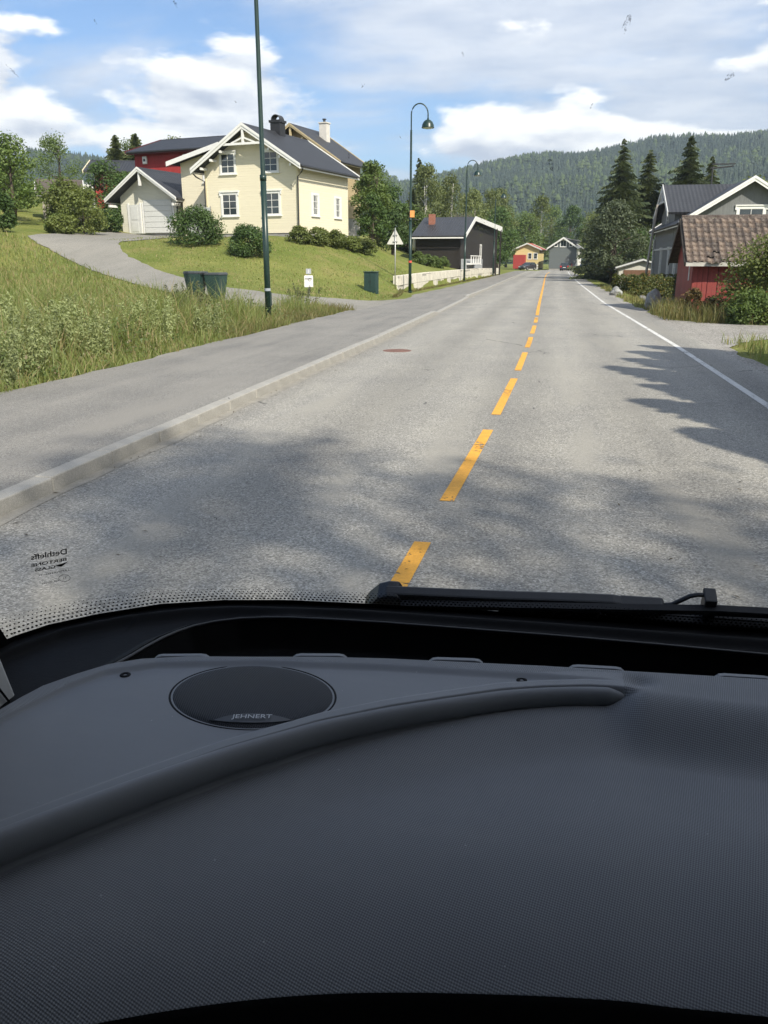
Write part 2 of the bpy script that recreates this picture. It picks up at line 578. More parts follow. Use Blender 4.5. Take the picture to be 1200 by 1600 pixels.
M_BARK = mat('bark', (0.085, 0.068, 0.052), 0.9, 0.2, var=0.3, vscale=9, bump=0.02, bscale=18, stretch=(1, 1, 0.25))
M_BIRCH = mat('birch_bark', (0.42, 0.40, 0.37), 0.8, 0.2, var=0.5, vscale=5, stretch=(0.6, 0.6, 2))
M_STEEL = mat('galvanised', (0.42, 0.42, 0.41), 0.45, 0.5, metal=0.6, var=0.1)
M_DARKMETAL = mat('dark_metal', (0.03, 0.03, 0.032), 0.5, 0.5)
M_CONC = mat('concrete', (0.30, 0.29, 0.27), 0.9, 0.2, var=0.15, vscale=2, bump=0.01, bscale=30, var2=0.12)
# ================================================================ terrain
CP = np.array([
 (-8.5,-15,.02),(-8.5,5,.02),(-8.5,20,.02),(-8.5,30,.03),(-8.5,40,.05),(-8.5,47,.05),
 (-12.6,30.5,.36),(-10.5,35.5,.37),(-9.6,45,.13),(-12,20,.12),(-18,20,.25),(-30,20,.5),(-18,26,.32),(-28,27,.75),(-12,8,.08),(-30,5,.2),(-60,5,.6),
 (-27.6,41.7,3.0),(-22.5,38.2,1.5),(-15.5,33.5,.7),(-25.5,40.5,2.2),(-18,42,1.75),
 (-20.1,45.8,2.6),(-16.6,44,2.0),(-16,52.3,3.2),(-22.5,53.5,3.2),(-14,60,3.25),(-24,49.5,3.15),(-27,48,3.15),(-28.3,57.2,3.5),(-26,54,3.4),(-12.5,50,1.7),(-11.5,56,1.75),
 (-9.2,52,.85),(-9.2,60,.95),(-9.2,75,1.0),(-9.2,90,1.0),(-9.2,112,.7),(-13,75,1.7),(-14,89,1.8),(-18,72,3.0),(-14,100,1.7),
 (-32,68,4.8),(-45,75,6),(-37,59,5.0),(-37,46,4.0),(-46,40,4.3),(-60,60,7),(-60,30,3.0),(-60,95,9),(-26,90,5.5),(-20,120,4),(-42,130,8),(-10,132,.3),(-12,150,.2),(-40,25,1.5)], dtype=float)


def _U(r2):
    return np.where(r2 > 1e-9, r2 * np.log(np.maximum(r2, 1e-9)), 0.0)


_n = len(CP)
_K = _U(((CP[:, None, :2] - CP[None, :, :2]) ** 2).sum(-1)) + np.eye(_n) * 6.0
_P = np.hstack([np.ones((_n, 1)), CP[:, :2]])
_A = np.block([[_K, _P], [_P.T, np.zeros((3, 3))]])
_sol = np.linalg.solve(_A, np.concatenate([CP[:, 2], np.zeros(3)]))


def height(X, Y):
    X, Y = np.broadcast_arrays(np.asarray(X, float), np.asarray(Y, float))
    shp = X.shape
    x, y = X.ravel(), Y.ravel()
    xc, yc = np.clip(x, -62, -8.5), np.clip(y, -15, 152)
    r2 = (xc[:, None] - CP[None, :, 0]) ** 2 + (yc[:, None] - CP[None, :, 1]) ** 2
    z = _U(r2) @ _sol[:_n] + _sol[_n] + _sol[_n + 1] * xc + _sol[_n + 2] * yc
    z = np.maximum(z, 0.0)
    near = smooth(-7.5, -8.9, x)
    xw = np.interp(y, [49, 78, 106, 122], [-9.0, -8.62, -8.0, -7.75])
    wall = smooth(xw + 0.02, xw - 0.10, x)
    k = smooth(48.2, 49.0, y) * (1 - smooth(112, 116, y))
    left = z * (near * (1 - k) + wall * k)
    left *= 1 - smooth(150, 220, y)
    # right of the road: ground falls away to the grey house and its garden
    d = smooth(27, 35, y) * (1 - smooth(110, 150, y))
    rgt = -0.03 - 0.75 * smooth(3.9, 6.2, x) * d + 0.10 * smooth(4.0, 7.0, x) * (1 - smooth(18, 22, y))
    z = np.where(x < -7.3, left - 0.01, np.where(x > 3.6, rgt, -0.03))
    z = z + 0.0
    return z.reshape(shp)


def axis(parts):
    out = []
    for a, b, s in parts:
        out += list(np.arange(a, b, s))
    return np.array(out + [parts[-1][1]])


GX = axis([(-2500, -300, 220), (-300, -66, 26), (-66, -32, 1.7), (-32, -14, 0.6), (-14, -10, 0.3), (-10, -7.2, 0.1), (-7.2, 3.6, 1.8), (3.6, 9, 0.3), (9, 30, 1.5), (30, 300, 30), (300, 2500, 220)])
GY = axis([(-120, -10, 10), (-10, 8, 2.0), (8, 66, 0.5), (66, 160, 1.5), (160, 400, 20), (400, 6000, 400)])


def grid_faces(nx, ny):
    i = np.arange(ny - 1)[:, None] * nx + np.arange(nx - 1)[None, :]
    i = i.ravel()
    return np.stack([i, i + 1, i + nx + 1, i + nx], 1)


gx, gy = np.meshgrid(GX, GY)
gz = height(gx, gy)
ground = link('ground', np_mesh('ground', np.stack([gx.ravel(), gy.ravel(), gz.ravel()], 1), grid_faces(len(GX), len(GY)), M_GRASS, True))
tag(ground, kind='structure')


def gh(x, y):
    """height of the finished ground sheet"""
    i = int(np.clip(np.searchsorted(GX, x) - 1, 0, len(GX) - 2))
    j = int(np.clip(np.searchsorted(GY, y) - 1, 0, len(GY) - 2))
    u = (x - GX[i]) / (GX[i + 1] - GX[i])
    v = (y - GY[j]) / (GY[j + 1] - GY[j])
    return float((gz[j, i] * (1 - u) + gz[j, i + 1] * u) * (1 - v) + (gz[j + 1, i] * (1 - u) + gz[j + 1, i + 1] * u) * v)


def ghv(x, y):
    x, y = np.asarray(x, float), np.asarray(y, float)
    i = np.clip(np.searchsorted(GX, x) - 1, 0, len(GX) - 2)
    j = np.clip(np.searchsorted(GY, y) - 1, 0, len(GY) - 2)
    u = (x - GX[i]) / (GX[i + 1] - GX[i])
    v = (y - GY[j]) / (GY[j + 1] - GY[j])
    return (gz[j, i] * (1 - u) + gz[j, i + 1] * u) * (1 - v) + (gz[j + 1, i] * (1 - u) + gz[j + 1, i + 1] * u) * v


# lines of the road in plan: (Y, X)
def curve(pts):
    a = np.array(pts, float)
    return lambda y: np.interp(y, a[:, 0], a[:, 1])


YEL = curve([(-30, -1.0), (4.5, -.82), (9.3, -.66), (14, -.57), (20, -.53), (26, -.54), (30, -.57), (37, -.65), (66, -.9), (98, -1.2), (125, -1.35), (150, -1.0), (175, 1.2), (200, 5.5)])
WHL = curve([(-30, 2.95), (11.7, 2.86), (20, 2.75), (27, 2.57), (40, 2.22), (66, 2.0), (115, 1.78), (150, 2.0), (165, 3.2), (180, 5.2), (200, 9.0)])
KRB = curve([(-30, -4.0), (20, -4.02), (31, -4.15), (42, -4.35), (94, -4.68), (130, -4.8), (150, -4.7), (175, -2.8), (200, 1.5)])


def strip(name, ys, xl, xr, z, m, nx=2, parent=None):
    ys = np.asarray(ys, float)
    V = []
    for y in ys:
        a, b = xl(y), xr(y)
        for k in range(nx):
            x = a + (b - a) * k / (nx - 1)
            V.append((x, y, z(x, y) if callable(z) else z))
    return link(name, np_mesh(name, V, grid_faces(nx, len(ys)), m, True), parent)


YS = np.concatenate([np.arange(-30, 60, 2.0), np.arange(60, 201, 5.0)])
road = tag(strip('road', YS, lambda y: KRB(y) - 0.02, lambda y: WHL(y) + 0.78, 0.0, M_ASPH, 6), kind='structure')
# far end of the road where it swings to the right past the grey house
far = strip('road_bend', np.arange(200, 330, 10.0), lambda y: 1.48 + (y - 200) * 0.35, lambda y: 9.78 + (y - 200) * 0.42, 0.0, M_ASPH, 3)
tag(far, kind='structure')


def wave_edge(s0, amp):
    ph = [random.uniform(0, 6.28) for _ in range(4)]
    return lambda y: amp * (math.sin(y * 0.9 + ph[0]) * 0.5 + math.sin(y * 2.3 + ph[1]) * 0.3 + math.sin(y * 5.1 + ph[2]) * 0.25 + math.sin(y * 11 + ph[3]) * 0.12) + s0


we = wave_edge(-7.33, 0.10)


def walk_z(x, y):
    low = smooth(30.0, 31.5, y) * (1 - smooth(43.5, 45.0, y))
    after = smooth(44, 60, y)
    return 0.115 * (1 - low) * (1 - after * 0.45) + 0.025 * low


sw = strip('sidewalk', np.concatenate([np.arange(-30, 60, 0.4), np.arange(60, 160, 3.0)]), we, lambda y: KRB(y) - 0.17, walk_z, M_WALK, 4)
tag(sw, kind='structure')
# kerb: one object per stone as far as they can be told apart
kerb = tag(empty('kerb'), kind='structure')
ks = MB()
ks.box((-0.085, 0.006, -0.14), (0.085, 0.994, 0.0))
kmesh = None
y = -6.0
kn = 0
while y < 64:
    L = 1.0
    o = ks.build('kerb_stone', M_KERB, kerb, bevel=0.012) if kmesh is None else link('kerb_stone', kmesh, kerb)
    if kmesh is None:
        kmesh = o.data
    else:
        b = o.modifiers.new('bevel', 'BEVEL')
        b.width = 0.012
        b.segments = 2
    zt = float(walk_z(0, y + 0.5)) + 0.012
    x0, x1 = KRB(y), KRB(y + L)
    o.location = (x0 - 0.085 + random.uniform(-.006, .006), y, zt + random.uniform(-.005, .005))
    slope = (float(walk_z(0, y + 1)) - float(walk_z(0, y))) / 1.0
    o.rotation_euler = (math.atan(slope), random.uniform(-.01, .01), -math.atan2(x1 - x0, L) + random.uniform(-.004, .004))
    y += L
    kn += 1
kf = MB()
for a in np.arange(64, 160, 4.0):
    x0, x1 = KRB(a), KRB(a + 4)
    z0, z1 = float(walk_z(0, a)) + .012, float(walk_z(0, a + 4)) + .012
    kf.hexa([(x0 - .17, a, -.1), (x0, a, -.1), (x1, a + 4, -.1), (x1 - .17, a + 4, -.1), (x0 - .17, a, z0), (x0, a, z0), (x1, a + 4, z1), (x1 - .17, a + 4, z1)])
kf.build('far_kerb_run', M_KERB, kerb)
# pale gutter line of dust and sand along the kerb
gut = strip('gutter', np.arange(-30, 66, 0.5), lambda y: KRB(y) - 0.02, lambda y: KRB(y) + 0.13 + 0.02 * math.sin(y * 1.7) + 0.02 * math.sin(y * 4.1), 0.004, mat('gutter_dust', (0.27, 0.255, 0.225), 0.9, 0.2, var=0.15, vscale=5, var2=0.15, v2scale=60), 2, road)


# painted markings, children of the road
def worn_mat(name, col, cut):
    """paint film with chipped holes: alpha falls out in patches with shapes of their own"""
    m = mat(name, col, 0.7, 0.3, var=0.10, vscale=9, bump=0.003, bscale=90, var2=0.10)
    t = NT(m.node_tree)
    b = m.node_tree.nodes['Principled BSDF']
    co = t.n('ShaderNodeTexCoord').outputs['Object']
    nz = t.noise(co, 16.0, 5, 0.75)
    lo = t.noise(co, 1.1, 2, 0.5)
    thr = t.n('ShaderNodeMapRange', {'Value': lo, 'From Min': 0.35, 'From Max': 0.7, 'To Min': cut - 0.10, 'To Max': cut + 0.13}).outputs[0]
    m.node_tree.links.new(t.math('GREATER_THAN', nz, thr), b.inputs['Alpha'])
    return m


M_YELW = worn_mat('yellow_paint_worn', (0.72, 0.355, 0.05), 0.375)
M_WHTW = worn_mat('white_paint_worn', (0.60, 0.59, 0.56), 0.38)


def mark(name, y0, y1, cx, wd, m, seg=1.0):
    n = max(2, int((y1 - y0) / seg) + 1)
    ys = np.linspace(y0, y1, n)
    return strip(name, ys, lambda y: cx(y) - wd / 2, lambda y: cx(y) + wd / 2, 0.005, m, 2, road)


for y0, y1 in [(2.3, 5.32), (6.36, 9.36), (10.35, 13.75), (14.8, 17.85), (18.9, 21.55), (22.6, 25.5), (26.7, 29.2)]:
    mark('centre_line_dash', y0, y1, YEL, 0.115, M_YELW)
mark('centre_line', 30.4, 145, YEL, 0.12, M_YELW, 2.0)
mark('edge_line', -30, 170, WHL, 0.115, M_WHTW, 1.5)
# drain cover and the two iron lids in the lane
lid = MB()
lid.lathe([(0.0, 0.006), (0.26, 0.006), (0.30, 0.006), (0.31, 0.0)], (0, 0, 0), 20)
lo = lid.build('manhole_cover', mat('rusty_iron', (0.17, 0.085, 0.06), 0.7, 0.4, var=0.4, vscale=12, bump=0.01, bscale=50), road)
lo.location = (-3.25, 17.7, 0.0)

# driveway of the yellow house: mouth at the pavement, climbing left to the garage


def ribbon(name, left, right, m, dz=0.03, n=60, nx=8, kind='structure'):
    def res(pts, n):
        p = np.array(pts, float)
        d = np.concatenate([[0], np.cumsum(np.linalg.norm(np.diff(p, axis=0), axis=1))])
        s = np.linspace(0, d[-1], n)
        q = np.stack([np.interp(s, d, p[:, 0]), np.interp(s, d, p[:, 1])], 1)
        for _ in range(3):
            q[1:-1] = (q[:-2] + q[1:-1] * 2 + q[2:]) / 4
        return q
    a, b = res(left, n), res(right, n)
    V = []
    for i in range(n):
        for k in range(nx):
            t = k / (nx - 1)
            p = a[i] * (1 - t) + b[i] * t
            if k in (0, nx - 1):
                p = p + rng.normal(0, 0.05, 2)
            V.append((p[0], p[1], gh(p[0], p[1]) + dz))
    o = link(name, np_mesh(name, V, grid_faces(nx, n), m, True))
    return tag(o, kind=kind)


driveway = ribbon('driveway', [(-6.9, 31.2), (-9.5, 30.4), (-12.6, 30.6), (-15.6, 32.4), (-20.0, 36.3), (-24.3, 39.8), (-28.1, 42.2), (-29.2, 47.0), (-30.6, 56.6)],
                  [(-6.9, 43.2), (-8.7, 37.4), (-10.9, 34.7), (-14.4, 35.4), (-18.4, 38.5), (-22.2, 42.0), (-24.4, 45.2), (-23.6, 49.0), (-25.4, 57.6)], M_DRIVE, 0.035, 90, 12)
path = ribbon('path', [(-10.6, 31.6), (-13.5, 28.6), (-18, 26.0), (-24, 24.6), (-34, 23.5), (-48, 23.0)],
              [(-8.2, 31.0), (-11.0, 26.4), (-16.5, 23.4), (-23.5, 21.8), (-34, 20.5), (-48, 20.0)], M_DRIVE, 0.03, 50, 6)
# right: asphalt apron and gravel drive
apron = ribbon('gravel_drive', [(3.3, 30.0), (4.4, 28.2), (6.0, 27.2), (9, 26.6), (16, 26.2)], [(3.55, 19.0), (4.2, 21.0), (5.4, 22.6), (9, 22.8), (16, 22.4)], M_GRAVEL, 0.02, 40, 8)
shoulder = tag(strip('gravel_shoulder', np.arange(-30, 130, 0.5), lambda y: WHL(y) + 0.70, lambda y: WHL(y) + 1.12 + 0.10 * math.sin(y * 1.3) + 0.06 * math.sin(y * 3.7), -0.012, M_GRAVEL, 3), kind='structure')

# wooded hills behind the village
from mathutils import noise as mnoise


def hill_h(X, Y):
    """height of the two wooded ridges"""
    d = np.hypot(X, Y)
    az = np.degrees(np.arctan2(X, Y))
    rid = np.interp(az, [-60, -45, -36, -33, -28, -22, -16.5, -13.5, -12, -10.5, -8, -5.5, -2.5, 1.5, 5, 9, 13, 20, 40], [70, 95, 125, 172, 150, 120, 118, 152, 150, 128, 140, 153, 165, 174, 190, 188, 196, 205, 190])
    rise = smooth(420, 1500, d) ** 0.9
    h = rid * 0.89 * rise
    return h


HX = np.linspace(-62, 40, 205)
HD = np.concatenate([np.linspace(380, 1500, 70), np.linspace(1540, 2600, 20)])
ha, hd = np.meshgrid(np.radians(HX), HD)
hx, hy = hd * np.sin(ha), hd * np.cos(ha)
hz = hill_h(hx, hy)
bumpz = np.array([mnoise.noise(Vector((a / 160, b / 160, 0))) * 9 + mnoise.noise(Vector((a / 60, b / 60, 5))) * 3 for a, b in zip(hx.ravel(), hy.ravel())]).reshape(hx.shape)
hz = hz + bumpz * smooth(420, 700, hd) - 1.0
hz = hz * np.where(hd > 1500, 1 - 0.5 * smooth(1500, 2600, hd), 1)
M_FLOOR = mat('forest_floor', (0.035, 0.055, 0.028), 0.95, 0.1, var=0.3, vscale=0.02)
hill = tag(link('hill', np_mesh('hill', np.stack([hx.ravel(), hy.ravel(), hz.ravel()], 1), grid_faces(len(HX), len(HD)), M_FLOOR, True)), kind='structure')

# the spruce wood on it: far too many and too far to count
NF = 52000
fa = np.radians(rng.uniform(-40, 17, NF))
fd = np.sqrt(rng.uniform(470.0 ** 2, 1560.0 ** 2, NF))
fx, fy = fd * np.sin(fa), fd * np.cos(fa)
ii = np.clip(np.searchsorted(HD, fd) - 1, 0, len(HD) - 2)
jj = np.clip(((np.degrees(fa) - HX[0]) / (HX[1] - HX[0])).astype(int), 0, len(HX) - 2)
tz = (fd - HD[ii]) / (HD[ii + 1] - HD[ii])
fz = hz[ii, jj] * (1 - tz) + hz[ii + 1, jj] * tz
keep = np.array([mnoise.noise(Vector((a / 90, b / 90, 9))) for a, b in zip(fx, fy)]) > -0.42
fx, fy, fz, fd = fx[keep], fy[keep], fz[keep], fd[keep]
NF = len(fx)
fh = rng.uniform(4.0, 12.5, NF) * (0.8 + 0.2 * fd / 1500)
fr = fh * rng.uniform(0.13, 0.24, NF)
broad = rng.random(NF) < np.clip(0.14 + 0.5 * np.array([mnoise.noise(Vector((a_ / 120, b_ / 120, 31))) for a_, b_ in zip(fx, fy)]), 0.02, 0.7)
fr = np.where(broad, fh * 0.36, fr)
SEG = 5
tiers = 3
VV, FF, MI = [], [], []
base_i = 0
ang = np.arange(SEG) * 2 * math.pi / SEG
for tier in range(tiers):
    zb = np.where(broad, 0.15 + 0.24 * tier, 0.08 + 0.28 * tier)
    zt = np.where(broad, 0.62 + 0.19 * tier, 0.55 + 0.225 * tier)
    rr = fr * np.where(broad, (0.85, 1.0, 0.7)[tier], (1.0, 0.72, 0.42)[tier])
    jit = rng.uniform(0.65, 1.3, (NF, SEG))
    rot = rng.uniform(0, 6.28, (NF, 1))
    ringx = fx[:, None] + rr[:, None] * jit * np.cos(ang[None] + rot)
    ringy = fy[:, None] + rr[:, None] * jit * np.sin(ang[None] + rot)
    ringz = (fz + fh * zb)[:, None] + rng.normal(0, 0.4, (NF, SEG))
    apex = np.stack([fx + rng.normal(0, .2, NF), fy + rng.normal(0, .2, NF), fz + fh * zt], 1)
    ring = np.stack([ringx, ringy, ringz], 2)
    V = np.concatenate([ring, apex[:, None, :]], 1).reshape(-1, 3)
    o = (np.arange(NF) * (SEG + 1))[:, None]
    k = np.arange(SEG)[None]
    F = np.stack([o + k, o + (k + 1) % SEG, np.broadcast_to(o + SEG, (NF, SEG))], 2).reshape(-1, 3)
    VV.append(V)
    FF.append(F + base_i)
    MI.append(np.repeat(broad.astype(int), SEG))
    base_i += len(V)
M_SPFAR = leaf_mat('spruce_far', (0.018, 0.034, 0.025), (0.044, 0.064, 0.036), 0.1, ns=0.006, nw=0.55)
M_BRFAR = leaf_mat('birch_far', (0.055, 0.085, 0.030), (0.090, 0.120, 0.042), 0.2, ns=0.006, nw=0.5)
wood = link('spruce_wood', np_mesh('spruce_wood', np.concatenate(VV), np.concatenate(FF), [M_SPFAR, M_BRFAR], False, np.concatenate(MI)))
tag(wood, 'dark spruce wood covering the long hill behind the village', 'wood', kind='stuff')
# ================================================================ buildings
def obx(mb, o, u, n, u0, u1, z0, z1, n0, n1, m=0):
    """box in the frame of a wall: u along the wall, z up, n out of it"""
    o, u, n = Vector(o), Vector(u), Vector(n)

    def P(a, z, b):
        return o + u * a + Vector((0, 0, z)) + n * b
    mb.hexa([P(u0, z0, n0), P(u1, z0, n0), P(u1, z0, n1), P(u0, z0, n1), P(u0, z1, n0), P(u1, z1, n0), P(u1, z1, n1), P(u0, z1, n1)], m)
    return mb


def window(parent, o, u, n, cu, z0, w, h, cols=2, rows=3, trim=None, case=0.11, head=True, curtain=False):
    trim = trim or M_TRIM
    f = MB()
    for a, b, c, d in ((-w / 2 - case, -w / 2, z0 - case * .6, z0 + h + case), (w / 2, w / 2 + case, z0 - case * .6, z0 + h + case), (-w / 2, w / 2, z0 + h, z0 + h + case), (-w / 2, w / 2, z0 - case * .6, z0)):
        obx(f, o, u, n, cu + a, cu + b, c, d, 0.002, 0.045)
    wo_ = f.build('window', trim, parent)
    s = MB()
    obx(s, o, u, n, cu - w / 2 - case * 1.5, cu + w / 2 + case * 1.5, z0 - case * .6 - 0.06, z0 - case * .6 - 0.001, 0.0, 0.10)
    s.build('sill', trim, wo_)
    if head:
        s = MB()
        obx(s, o, u, n, cu - w / 2 - case * 1.6, cu + w / 2 + case * 1.6, z0 + h + case + 0.001, z0 + h + case + 0.07, 0.0, 0.10)
        for e in (-1, 1):
            obx(s, o, u, n, cu + e * (w / 2 + case * 1.25) - 0.05, cu + e * (w / 2 + case * 1.25) + 0.05, z0 + h - 0.06, z0 + h + case, 0.046, 0.075)
        s.build('head_board', trim, wo_)
    g = MB()
    obx(g, o, u, n, cu - w / 2, cu + w / 2, z0, z0 + h, 0.004, 0.012)
    g.build('pane', M_GLASSD, wo_)
    if curtain:
        g = MB()
        for e in (-1, 1):
            obx(g, o, u, n, cu + e * w * .34 - w * .15, cu + e * w * .34 + w * .15, z0 + 0.02, z0 + h, 0.0125, 0.0145)
        g.build('curtain', mat('curtain_cloth', (0.55, 0.55, 0.52), 0.9, 0.1, var=0.1), wo_)
    g = MB()
    bw = 0.028
    for k in range(cols + 1):
        x = cu - w / 2 + w * k / cols
        t = 0.045 if k in (0, cols) else bw
        obx(g, o, u, n, x - t / 2 if k not in (0,) else x, x + t / 2 if k != cols else x, z0, z0 + h, 0.0145, 0.034)
    for k in range(rows + 1):
        z = z0 + h * k / rows
        t = 0.045 if k in (0, rows) else bw
        obx(g, o, u, n, cu - w / 2, cu + w / 2, z - (t / 2 if k else 0), z + (t / 2 if k != rows else 0), 0.0148, 0.0335)
    g.build('glazing_bars', trim, wo_)
    return wo_


def slope(name, e0, e1, r1, r0, th, m, parent, edge=None):
    """roof slab: eave e0->e1, ridge r0->r1, with UVs in metres"""
    e0, e1, r1, r0 = map(Vector, (e0, e1, r1, r0))
    nrm = (e1 - e0).cross(r0 - e0).normalized()
    if nrm.z < 0:
        nrm = -nrm
    vs = [e0, e1, r1, r0] + [p - nrm * th for p in (e0, e1, r1, r0)]
    me = bpy.data.meshes.new(name)
    me.from_pydata([tuple(v) for v in vs], [], [(0, 1, 2, 3), (7, 6, 5, 4), (0, 4, 5, 1), (1, 5, 6, 2), (2, 6, 7, 3), (3, 7, 4, 0)])
    me.materials.append(m)
    me.materials.append(edge or m)
    bm = bmesh.new()
    bm.from_mesh(me)
    bmesh.ops.recalc_face_normals(bm, faces=bm.faces)
    uv = bm.loops.layers.uv.new('UVMap')
    ud = (e1 - e0).normalized()
    vd = nrm.cross(ud)
    for f in bm.faces:
        for l in f.loops:
            p = l.vert.co - e0
            l[uv].uv = (p.dot(ud), p.dot(vd))
    bm.to_mesh(me)
    bm.free()
    return link(name, me, parent)


def gable(parent, w, d, hw, tanp, oh, ohf, wallm, roofm, trimm, x0=0.0, y0=0.0, z0=0.0, th=0.16, found=0.0, board=0.24, foundm=None, back=True):
    """gabled block, x across, ridge along y, front gable at y0. returns ridge height"""
    hr = hw + tanp * w / 2
    xl, xr = x0 - w / 2, x0 + w / 2
    b = MB()
    b.prism([(xl, z0 + found), (xr, z0 + found), (xr, z0 + hw), (x0, z0 + hr), (xl, z0 + hw)], y0, y0 + d, 'Y')
    b.build('wall', wallm, parent)
    if found:
        b = MB()
        b.box((xl + .05, y0 + .05, z0 - 1.2), (xr - .05, y0 + d - .05, z0 + found - .002))
        b.build('foundation', foundm or M_CONC, parent)
    cz = th * math.sqrt(1 + tanp * tanp)
    ya, yb = y0 - ohf, y0 + d + ohf * .7
    ze = z0 + hw - tanp * oh + cz
    zr = z0 + hr + cz
    slope('roof_slope', (xl - oh, ya, ze), (xl - oh, yb, ze), (x0, yb, zr), (x0, ya, zr), th, roofm, parent)
    slope('roof_slope', (xr + oh, ya, ze), (xr + oh, yb, ze), (x0, yb, zr), (x0, ya, zr), th, roofm, parent)
    rc = MB()
    rc.prism([(x0 - .16, zr - .16 * tanp + .004), (x0, zr + .05), (x0 + .16, zr - .16 * tanp + .004)], ya - .02, yb + .02, 'Y')
    rc.build('ridge_cap', roofm, parent)
    for e in (-1, 1):
        xe = x0 + e * (w / 2 + oh)
        for yy, s in ((ya, -1),) + (((yb, 1),) if back else ()):
            bb = MB()
            p = [(xe + e * .03, ze - board * .78), (xe + e * .03, ze + .03), (x0 + e * .001, zr + .035), (x0 + e * .001, zr - board * .86)]
            bb.prism(p, yy + s * .002, yy + s * .05, 'Y')
            if board > .2:
                p2 = [(xe + e * .03, ze - board * .30), (xe + e * .03, ze + .05), (x0 + e * .001, zr + .055), (x0 + e * .001, zr - board * .34)]
                bb.prism(p2, yy + s * .052, yy + s * .085, 'Y')
            bb.build('barge_board', trimm, parent)
        g = MB()
        g.tube([(xe + e * .07, ya + .1, ze - .09), (xe + e * .07, yb - .1, ze - .09)], .055, 8)
        g.build('gutter', M_DARKMETAL, parent)
        fb = MB()
        fb.box((min(xe - e * .03, xe - e * .001), ya + .06, ze - .24), (max(xe - e * .03, xe - e * .001), yb - .06, ze - .17))
        fb.build('fascia', trimm, parent)
    return z0 + hr


X3, Y3, Z3 = Vector((1, 0, 0)), Vector((0, 1, 0)), Vector((0, 0, 1))
M_CREAM = clad_mat('cream_cladding', (0.72, 0.655, 0.495), 0.15, False, 0.03, 0.008)
M_CREAM2 = clad_mat('pale_cream_cladding', (0.66, 0.635, 0.53), 0.15, False, 0.03, 0.008)
M_BLKTILE = tile_mat('black_roof', (0.030, 0.032, 0.037), 0.30, 0.36, 0.02, 0.55)
M_BLKTILE2 = tile_mat('black_tile_roof', (0.036, 0.037, 0.041), 0.26, 0.34, 0.035, 0.5)
M_RED = clad_mat('red_cladding', (0.33, 0.036, 0.034), 0.16, True, 0.10, 0.012)

# ---- yellow house (origin: middle of its front gable, a = 12 deg clockwise from the road)
A12 = -R(12)
ca, sa = math.cos(R(12)), math.sin(R(12))
CX, CY, CZ = -15.97, 52.63, 3.18
Wm = 6.7
hx0, hy0 = CX - Wm / 2 * ca, CY + Wm / 2 * sa
H1 = thing('yellow_house', 'cream two storey house with black roof and white barge boards on the lawn', 'house', (hx0, hy0, CZ), A12)
zr1 = gable(H1, Wm, 7.2, 4.42, 0.625, 0.60, 0.72, M_CREAM, M_BLKTILE, M_TRIM, found=0.34, board=0.34)
f_o, f_u, f_n = (0, 0, 0), X3, -Y3
for cu in (-1.62, 1.50):
    window(H1, f_o, f_u, f_n, cu, 1.48, 1.02, 1.22, 2, 3, case=.14)
    window(H1, f_o, f_u, f_n, cu, 4.02 - .02, .95, 1.10, 2, 3, case=.13)
r_o, r_u, r_n = (Wm / 2, 0, 0), Y3, X3
for cu in (2.3, 5.55):
    window(H1, r_o, r_u, r_n, cu, 1.50, .80, 1.18, 2, 3, case=.13, head=False, curtain=True)
# open truss in the gable peak
tr = MB()
zt = zr1 - CZ + CZ
tr.box((-.07, -.74, zr1 - 1.02), (.07, -.60, zr1 + .02))
tr.beam((-1.55, -.67, zr1 - .95), (1.55, -.67, zr1 - .95), .12, .13)
for e in (-1, 1):
    tr.beam((e * .08, -.67, zr1 - .62), (e * .85, -.67, zr1 - .90), .09, .09)
tr.build('gable_truss', M_TRIM, H1)
for e in (-1, 1):
    for k in range(3):
        q = MB()
        xx = e * (1.75 + k * .75)
        zz = zr1 - .625 * abs(xx) - .20
        q.box((xx - .06, -.66, zz - .10), (xx + .06, -.001, zz + .04))
        q.build('purlin_end', M_TRIM, H1)
for xx in (-Wm / 2 - .012, Wm / 2 + .012):
    cb = MB()
    cb.box((xx - .06, -.03, .36), (xx + .06, .08, 4.38))
    cb.build('corner_board', clad_mat('cream_trim', (0.70, 0.62, 0.42), 9.0, False, 0.02, 0.0), H1)
dp = MB()
dp.tube([(Wm / 2 + .66, -.45, 4.02), (Wm / 2 + .50, -.30, 3.85), (Wm / 2 + .10, -.09, 3.62), (Wm / 2 + .08, -.09, .3)], .045, 8)
dp.build('downpipe', M_DARKMETAL, H1)
dp = MB()
dp.tube([(-Wm / 2 - .66, -.45, 4.02), (-Wm / 2 - .50, -.32, 3.80), (-Wm / 2 - .06, -.09, 3.55), (-Wm / 2 - .06, -.09, .3)], .045, 8)
dp.build('downpipe', M_DARKMETAL, H1)
ch = MB()
ch.box((-.36, 3.3, zr1 - .35), (.36, 4.0, zr1 + .78))
ch.box((-.43, 3.23, zr1 + .781), (.43, 4.07, zr1 + .93))
cho = ch.build('chimney', mat('black_sheet', (0.018, 0.018, 0.02), 0.5, 0.5, var=0.2), H1)
hood = MB()
pts = [(.30 * math.cos(a), 0, .30 * math.sin(a)) for a in np.linspace(0, math.pi, 9)]
for i in range(8):
    p, q = pts[i], pts[i + 1]
    hood.hexa([(p[0], 3.35, zr1 + .94 + p[2]), (q[0], 3.35, zr1 + .94 + q[2]), (q[0], 3.95, zr1 + .94 + q[2]), (p[0], 3.95, zr1 + .94 + p[2]),
               (p[0] * 1.12, 3.35, zr1 + .94 + p[2] * 1.12), (q[0] * 1.12, 3.35, zr1 + .94 + q[2] * 1.12), (q[0] * 1.12, 3.95, zr1 + .94 + q[2] * 1.12), (p[0] * 1.12, 3.95, zr1 + .94 + p[2] * 1.12)])
